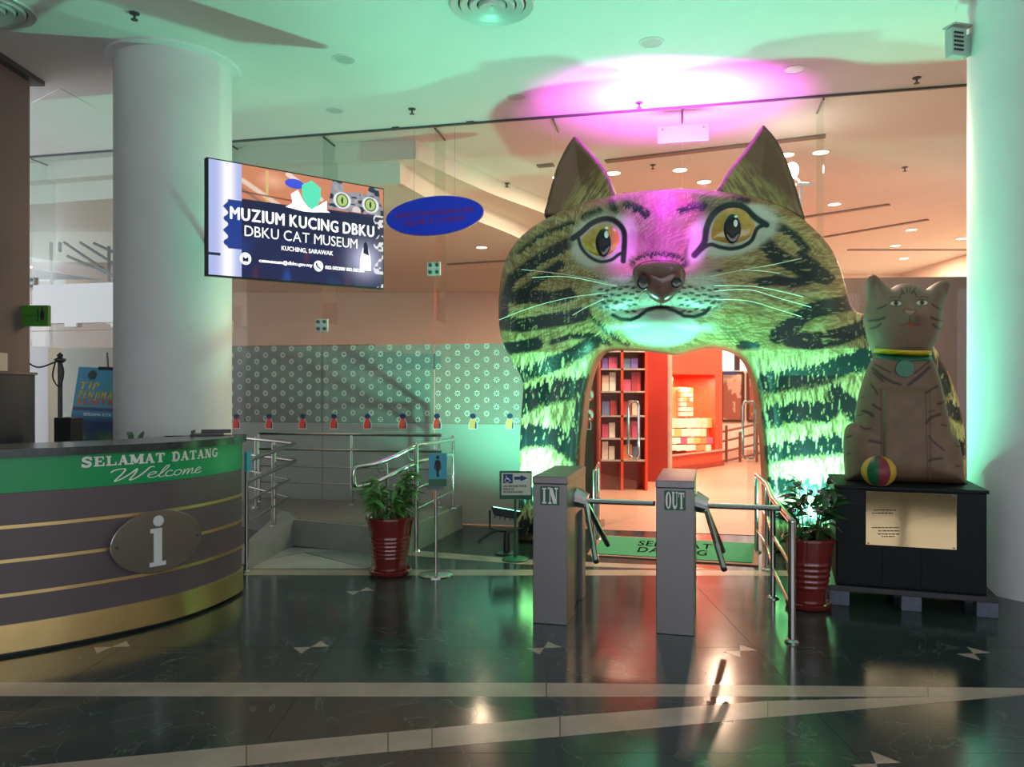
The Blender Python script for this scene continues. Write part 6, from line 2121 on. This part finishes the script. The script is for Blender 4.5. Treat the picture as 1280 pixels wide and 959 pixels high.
struct(pane_box(gx(700), door_l - 0.02, 0.0, 2.34, 0.05, -0.5).go('wall_jamb', 'brown_partition'), 'brown inner jamb panel left of the doorway', 'wall')

# white board behind the starred glass
wbp = pane_box(gx(404), gx(541), 0.5, GP.uv(470, 463, -0.08)[1], 0.02, -0.06).go('white_board', 'white_panel')
tag(wbp, 'plain white board leaning behind the starred glass', 'board')
for sx in (0.1, 0.9):
    pass
MB().box(GP.P(gx(470), 0.25, -0.07), (1.2, 0.05, 0.5), YAW).go('stand', 'white_panel', wbp)
brd2 = pane_box(gx(421), gx(541), GP.uv(470, 462, -0.3)[1], GP.uv(470, 443, -0.3)[1], 0.03, -0.3).go('header_board', 'card_blue')
tag(brd2, 'dark teal header strip behind the starred glass', 'board')
MB().box(GP.P(gx(480), 0.8, -0.33), (0.06, 0.06, 1.7), YAW).go('post', 'dark_steel', brd2)

# shop kiosk
K0, K1 = fl(803, 596), fl(903, 582)                      # front foot corners
KY = math.atan2(K1.y - K0.y, K1.x - K0.x)
KP = Plane((K0.x, K0.y), KY)
KW_ = (K1 - K0).length
kz = lambda px, py: KP.uv(px, py)
kio = thing('shop_kiosk', 'red lacquered shop kiosk with a lit niche seen through the gateway', 'kiosk', KP.P(KW_ / 2, 0, -0.6))
kb = lambda u0, u1, z0, z1, w0, w1: MB().prism([KP.P(u0, 0, w0)[:2], KP.P(u1, 0, w0)[:2], KP.P(u1, 0, w1)[:2], KP.P(u0, 0, w1)[:2]], z0, z1)
n0u, n0v = kz(836, 563)
n1u, n1v = kz(893, 440)
sill = kz(860, 566)[1]
nt = kz(870, 468)[1]
nu0, nu1 = kz(832, 500)[0], kz(894, 500)[0]
kb(0, KW_, 0.0, sill, 0, -1.4).go('counter', 'red_lacquer', kio)
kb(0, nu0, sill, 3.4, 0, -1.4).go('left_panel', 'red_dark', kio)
kb(nu1, KW_, sill, 3.4, 0, -1.4).go('right_pillar', 'red_lacquer', kio)
kb(nu0, nu1, nt, 3.4, 0, -1.4).go('header', 'red_lacquer', kio)
kb(nu0, nu1, sill, nt, -0.75, -1.4).go('niche_back', 'red_lacquer', kio)
kb(nu0, kz(855, 500)[0], sill, nt, -0.25, -0.75).go('niche_column', 'red_lacquer', kio)
kb(-0.02, KW_ + 0.02, 0.0, 0.10, 0.03, 0.0).go('skirting', 'red_dark', kio)
kb(0.0, KW_, sill - 0.03, sill, 0.06, 0.0).go('sill', 'cream_marble', kio)
kp_ = kz(830, 500)[0]
for z0_, z1_, r_ in ((0.0, 3.4, 0.05),):
    p = KP.P(kp_, 0, 0.12)
    MB().tube([(p[0], p[1], z0_), (p[0], p[1], z1_)], r_, 12).go('post', 'cream_marble', kio)
kl = bpy.data.lights.new('niche_light', 'AREA')
kl.size = 0.5
kl.energy = SHOP_W
kl.color = (1.0, 0.72, 0.5)
klo = bpy.data.objects.new('niche_light', kl)
klo.location = KP.P((nu0 + nu1) / 2, nt - 0.06, -0.30)
COL.objects.link(klo)
adopt(klo, kio)
# goods on the niche counter: a tower of small boxes, trays and packets
rnd = random.Random(4)
item = 0
def goods(x0, y0, x1, y1, w, m, lab, nm='souvenir_box', dep=0.12):
    a, b = KP.uv(x0, y1, w), KP.uv(x1, y0, w)
    o = MB().prism([KP.P(a[0], 0, w)[:2], KP.P(b[0], 0, w)[:2], KP.P(b[0], 0, w - dep)[:2], KP.P(a[0], 0, w - dep)[:2]], max(a[1], sill + 0.001), b[1]).go(nm, m)
    tag(o, lab, 'goods', 'goods on the kiosk counter')


for r_ in range(6):
    for c_ in range(4):
        x = 850.5 + c_ * 4.1
        y = 485 + r_ * 6.0
        goods(x, y, x + 3.7, y + 5.3, -0.10, 'goods_%d' % rnd.choice([2, 4, 4, 7, 3]), 'small packet in the goods tower on the kiosk counter, row %s, column %s' % (['one', 'two', 'three', 'four', 'five', 'six'][r_], ['one', 'two', 'three', 'four'][c_]), 'souvenir_packet', 0.06)
o_ = kb(kz(849, 500)[0], kz(868, 500)[0], sill, kz(860, 484)[1], -0.17, -0.22).go('goods_rack', 'goods_3')
tag(o_, 'tall narrow rack holding packets on the kiosk counter', 'rack')
for r_, (y, h_, xs) in enumerate(((523, 12, (833, 841, 849, 861, 871, 878, 885)), (536, 10, (834, 843, 852, 864, 876)), (547, 8, (834, 842, 851, 859, 868, 876, 884)), (556, 8, (834, 846, 858, 870, 882)))):
    for c_, x in enumerate(xs):
        goods(x, y, (xs[c_ + 1] - 0.4) if c_ + 1 < len(xs) else x + 7, y + h_, 0.02 + 0.0 * r_ - (0.03 * (3 - r_)), 'goods_%d' % rnd.choice([4, 4, 2, 3, 0, 7, 4]), 'bright souvenir box on the kiosk counter, tier %s from the top, place %s' % (['one', 'two', 'three', 'four'][r_], ['one', 'two', 'three', 'four', 'five', 'six', 'seven'][c_]), 'souvenir_box', 0.10)

# display shelf with magazines left of the kiosk
RY = 12.2
rk = thing('display_rack', 'open shelving rack of souvenirs left of the red kiosk', 'rack', at(772, 600, RY))
xa, xb = at(748, 500, RY).x, at(806, 500, RY).x
for x in (xa, at(776, 500, RY).x, xb):
    MB().box((x, RY, 1.3), (0.04, 0.3, 2.6)).go('upright', 'red_lacquer', rk)
shz = [at(0, y, RY).z for y in (575, 548, 520, 490, 462, 440)]
for z in shz:
    MB().box(((xa + xb) / 2, RY, z), (xb - xa, 0.3, 0.025)).go('shelf', 'cream_marble', rk)
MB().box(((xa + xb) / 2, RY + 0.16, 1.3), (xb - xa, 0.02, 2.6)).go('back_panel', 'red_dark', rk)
for i, z in enumerate(shz):
    top = (shz[i + 1] if i + 1 < len(shz) else z + 0.35) - z
    x = xa + 0.05
    k = 0
    while x < xb - 0.14:
        wd = rnd.uniform(0.09, 0.15)
        xm = at(776, 500, RY).x
        if x < xm + 0.03 and x + wd > xm - 0.025:
            x = xm + 0.03
        hh_ = top * rnd.uniform(0.5, 0.85)
        o = MB().box((x + wd / 2, RY - 0.05, z + 0.014 + hh_ / 2), (wd, 0.04, hh_)).go('magazine', 'goods_%d' % rnd.choice([0, 0, 1, 2, 4, 5, 3, 6]))
        tag(o, 'souvenir on the open rack, shelf %s from the bottom, place %s from the left' % (['one', 'two', 'three', 'four', 'five', 'six'][i], ['one', 'two', 'three', 'four', 'five', 'six', 'seven', 'eight'][k]), 'souvenir', 'souvenirs on the open rack')
        x += wd + 0.012
        k += 1
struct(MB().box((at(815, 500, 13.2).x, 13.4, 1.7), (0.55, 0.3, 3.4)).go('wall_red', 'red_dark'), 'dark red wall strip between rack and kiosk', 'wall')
struct(MB().box((at(770, 500, 13.2).x, 13.2, 1.7), (0.76, 0.1, 3.4)).go('wall_shop', 'red_lacquer'), 'red shop wall behind the open rack', 'wall')

# far right: framed pictures, railing, bright windows
FYy = 20.47
for k, (x0, x1) in enumerate(((902.5, 929), (935, 962))):
    a, b = at(x0, 526, FYy), at(x1, 466, FYy)
    t = thing('framed_picture', ['framed reddish landscape picture right of the kiosk', 'framed reddish picture at the gateway\'s right edge'][k], 'picture', ((a.x + b.x) / 2, FYy, a.z), 'framed pictures on the far wall')
    for (c_, s) in ((((a.x + b.x) / 2, a.z), (b.x - a.x, 0.06)), (((a.x + b.x) / 2, b.z), (b.x - a.x, 0.06)), ((a.x, (a.z + b.z) / 2), (0.06, b.z - a.z)), ((b.x, (a.z + b.z) / 2), (0.06, b.z - a.z))):
        MB().box((c_[0], FYy, c_[1]), (s[0], 0.05, s[1])).go('frame', 'frame_dark', t)
    n1, n2 = 24, 40
    uu, vv = np.meshgrid(np.linspace(0, 1, n1), np.linspace(0, 1, n2))
    u_, v_ = uu.ravel(), vv.ravel()
    c = np.ones((len(u_), 1)) * np.array((0.50, 0.33, 0.26))[None, :]
    c = mix(c, (0.28, 0.09, 0.06), (fbm(u_ * 5 + k * 7, v_ * 8, 97) + 0.35 * (0.6 - v_) > 0.50).astype(float))
    c = mix(c, (0.62, 0.46, 0.36), np.clip((v_ - 0.78) * 8, 0, 1))
    link('print', [(a.x + (b.x - a.x) * p, FYy + 0.01, a.z + (b.z - a.z) * q_) for p, q_ in zip(u_, v_)], [(j * n1 + i, j * n1 + i + 1, (j + 1) * n1 + i + 1, (j + 1) * n1 + i) for j in range(n2 - 1) for i in range(n1 - 1)], 'print_matt', t, True, c)
wa, wb_ = at(880, 463, 20.45), at(975, 415, 20.45)
wn = bpy.data.objects.new('window_12', None)
wn.location = (wa.x, 20.45, wa.z)
COL.objects.link(wn)
struct(wn, 'bright white far windows with a dark mullion', 'window')
MB().box(((wa.x + wb_.x) / 2, 20.46, (wa.z + wb_.z) / 2), (wb_.x - wa.x, 0.03, wb_.z - wa.z)).go('pane', 'window_glow', wn)
mx_ = at(921.5, 450, 20.4)
MB().box((mx_.x, 20.42, (wa.z + wb_.z) / 2), (0.14, 0.06, wb_.z - wa.z)).go('mullion', 'frame_dark', wn)
sg = at(913, 467, 20.3)
tag(MB().box((sg.x, 20.33, sg.z), (0.34, 0.03, 0.07)).go('wall_label', 'card_blue'), 'tiny blue label plate above the framed picture', 'sign')
lr = rail_thing('dark red inclined railing behind the doorway', (5.6, 18.0, 0), 'museum inner railings')
for x, y0_, y1_ in ((908, 532, 580), (925, 540, 580), (946, 532, 576), (965, 527, 576)):
    a, b = at(x, y1_, 17.0), at(x, y0_, 17.0)
    MB().tube([(a.x, 17, 0.0), (a.x, 17, b.z)], 0.03, 8).go('post', 'red_rail', lr)
for dy in (0, 12, 25, 37):
    a, b = at(902, 540 + dy, 17.0), at(966, 526 + dy, 17.0)
    MB().tube([a, b], 0.025, 8).go('rail', 'red_rail', lr)

# stairs far left behind the glass: sloped flight, balusters, rails, white hoarding
sf_ = thing('staircase', 'pale staircase with dark rails behind the far left glass', 'staircase', (-7.4, 12.4, 2.4))
SY = 12.2
for k in range(7):
    a = at(58 + k * 14, 352 - (6 - k) * 9 + 55, SY)
    MB().box((a.x, SY + 0.5, a.z + 0.1), (0.24, 1.0, 0.17)).go('step', 'soffit_paint', sf_)
for (x0, y0, x1, y1) in ((80, 303, 152, 352), (100, 303, 152, 336), (117, 304, 152, 320), (84, 320, 152, 350)):
    MB().tube([at(x0, y0, SY - 0.2), at(x1, y1, SY - 0.2)], 0.022, 8).go('rail', 'dark_steel', sf_)
for x, y0, y1 in ((136, 308, 352), (75, 303, 315), (64, 303, 594), (144, 330, 594)):
    MB().tube([at(x, y0, SY - 0.2), at(x, y1, SY - 0.2)], 0.025, 8).go('post', 'dark_steel', sf_)
hb = thing('hoarding_panel', 'white panel mounted on the glass left of the column', 'panel', at(95, 405, 9.9))
a, b = GP.uv(42, 405, 0.03), GP.uv(150, 353, 0.03)
p_ = lambda u0, u1, z0, z1, w0=0.04, w1=0.015: MB().prism([GP.P(u0, 0, w0)[:2], GP.P(u1, 0, w0)[:2], GP.P(u1, 0, w1)[:2], GP.P(u0, 0, w1)[:2]], z0, z1)
p_(a[0], b[0], a[1], b[1]).go('sheet', 'white_panel', hb)
for x in (89, 147):
    c_ = GP.uv(x, 404, 0.03)
    p_(c_[0] - 0.09, c_[0] + 0.09, c_[1] - 0.05, c_[1], 0.045, 0.02).go('tab', 'white_panel', hb)
hs_ = at(80, 345, 10.6)
tag(MB().hull([at(42, 349, 10.6), at(128, 350, 10.6), at(128, 350, 10.9), at(42, 349, 10.9)], [at(42, 337, 10.6), at(70, 341, 10.6), at(70, 341, 10.9), at(42, 337, 10.9)]).go('sloped_ledge', 'brown_partition'), 'dark sloping ledge above the white hoarding panel', 'ledge')
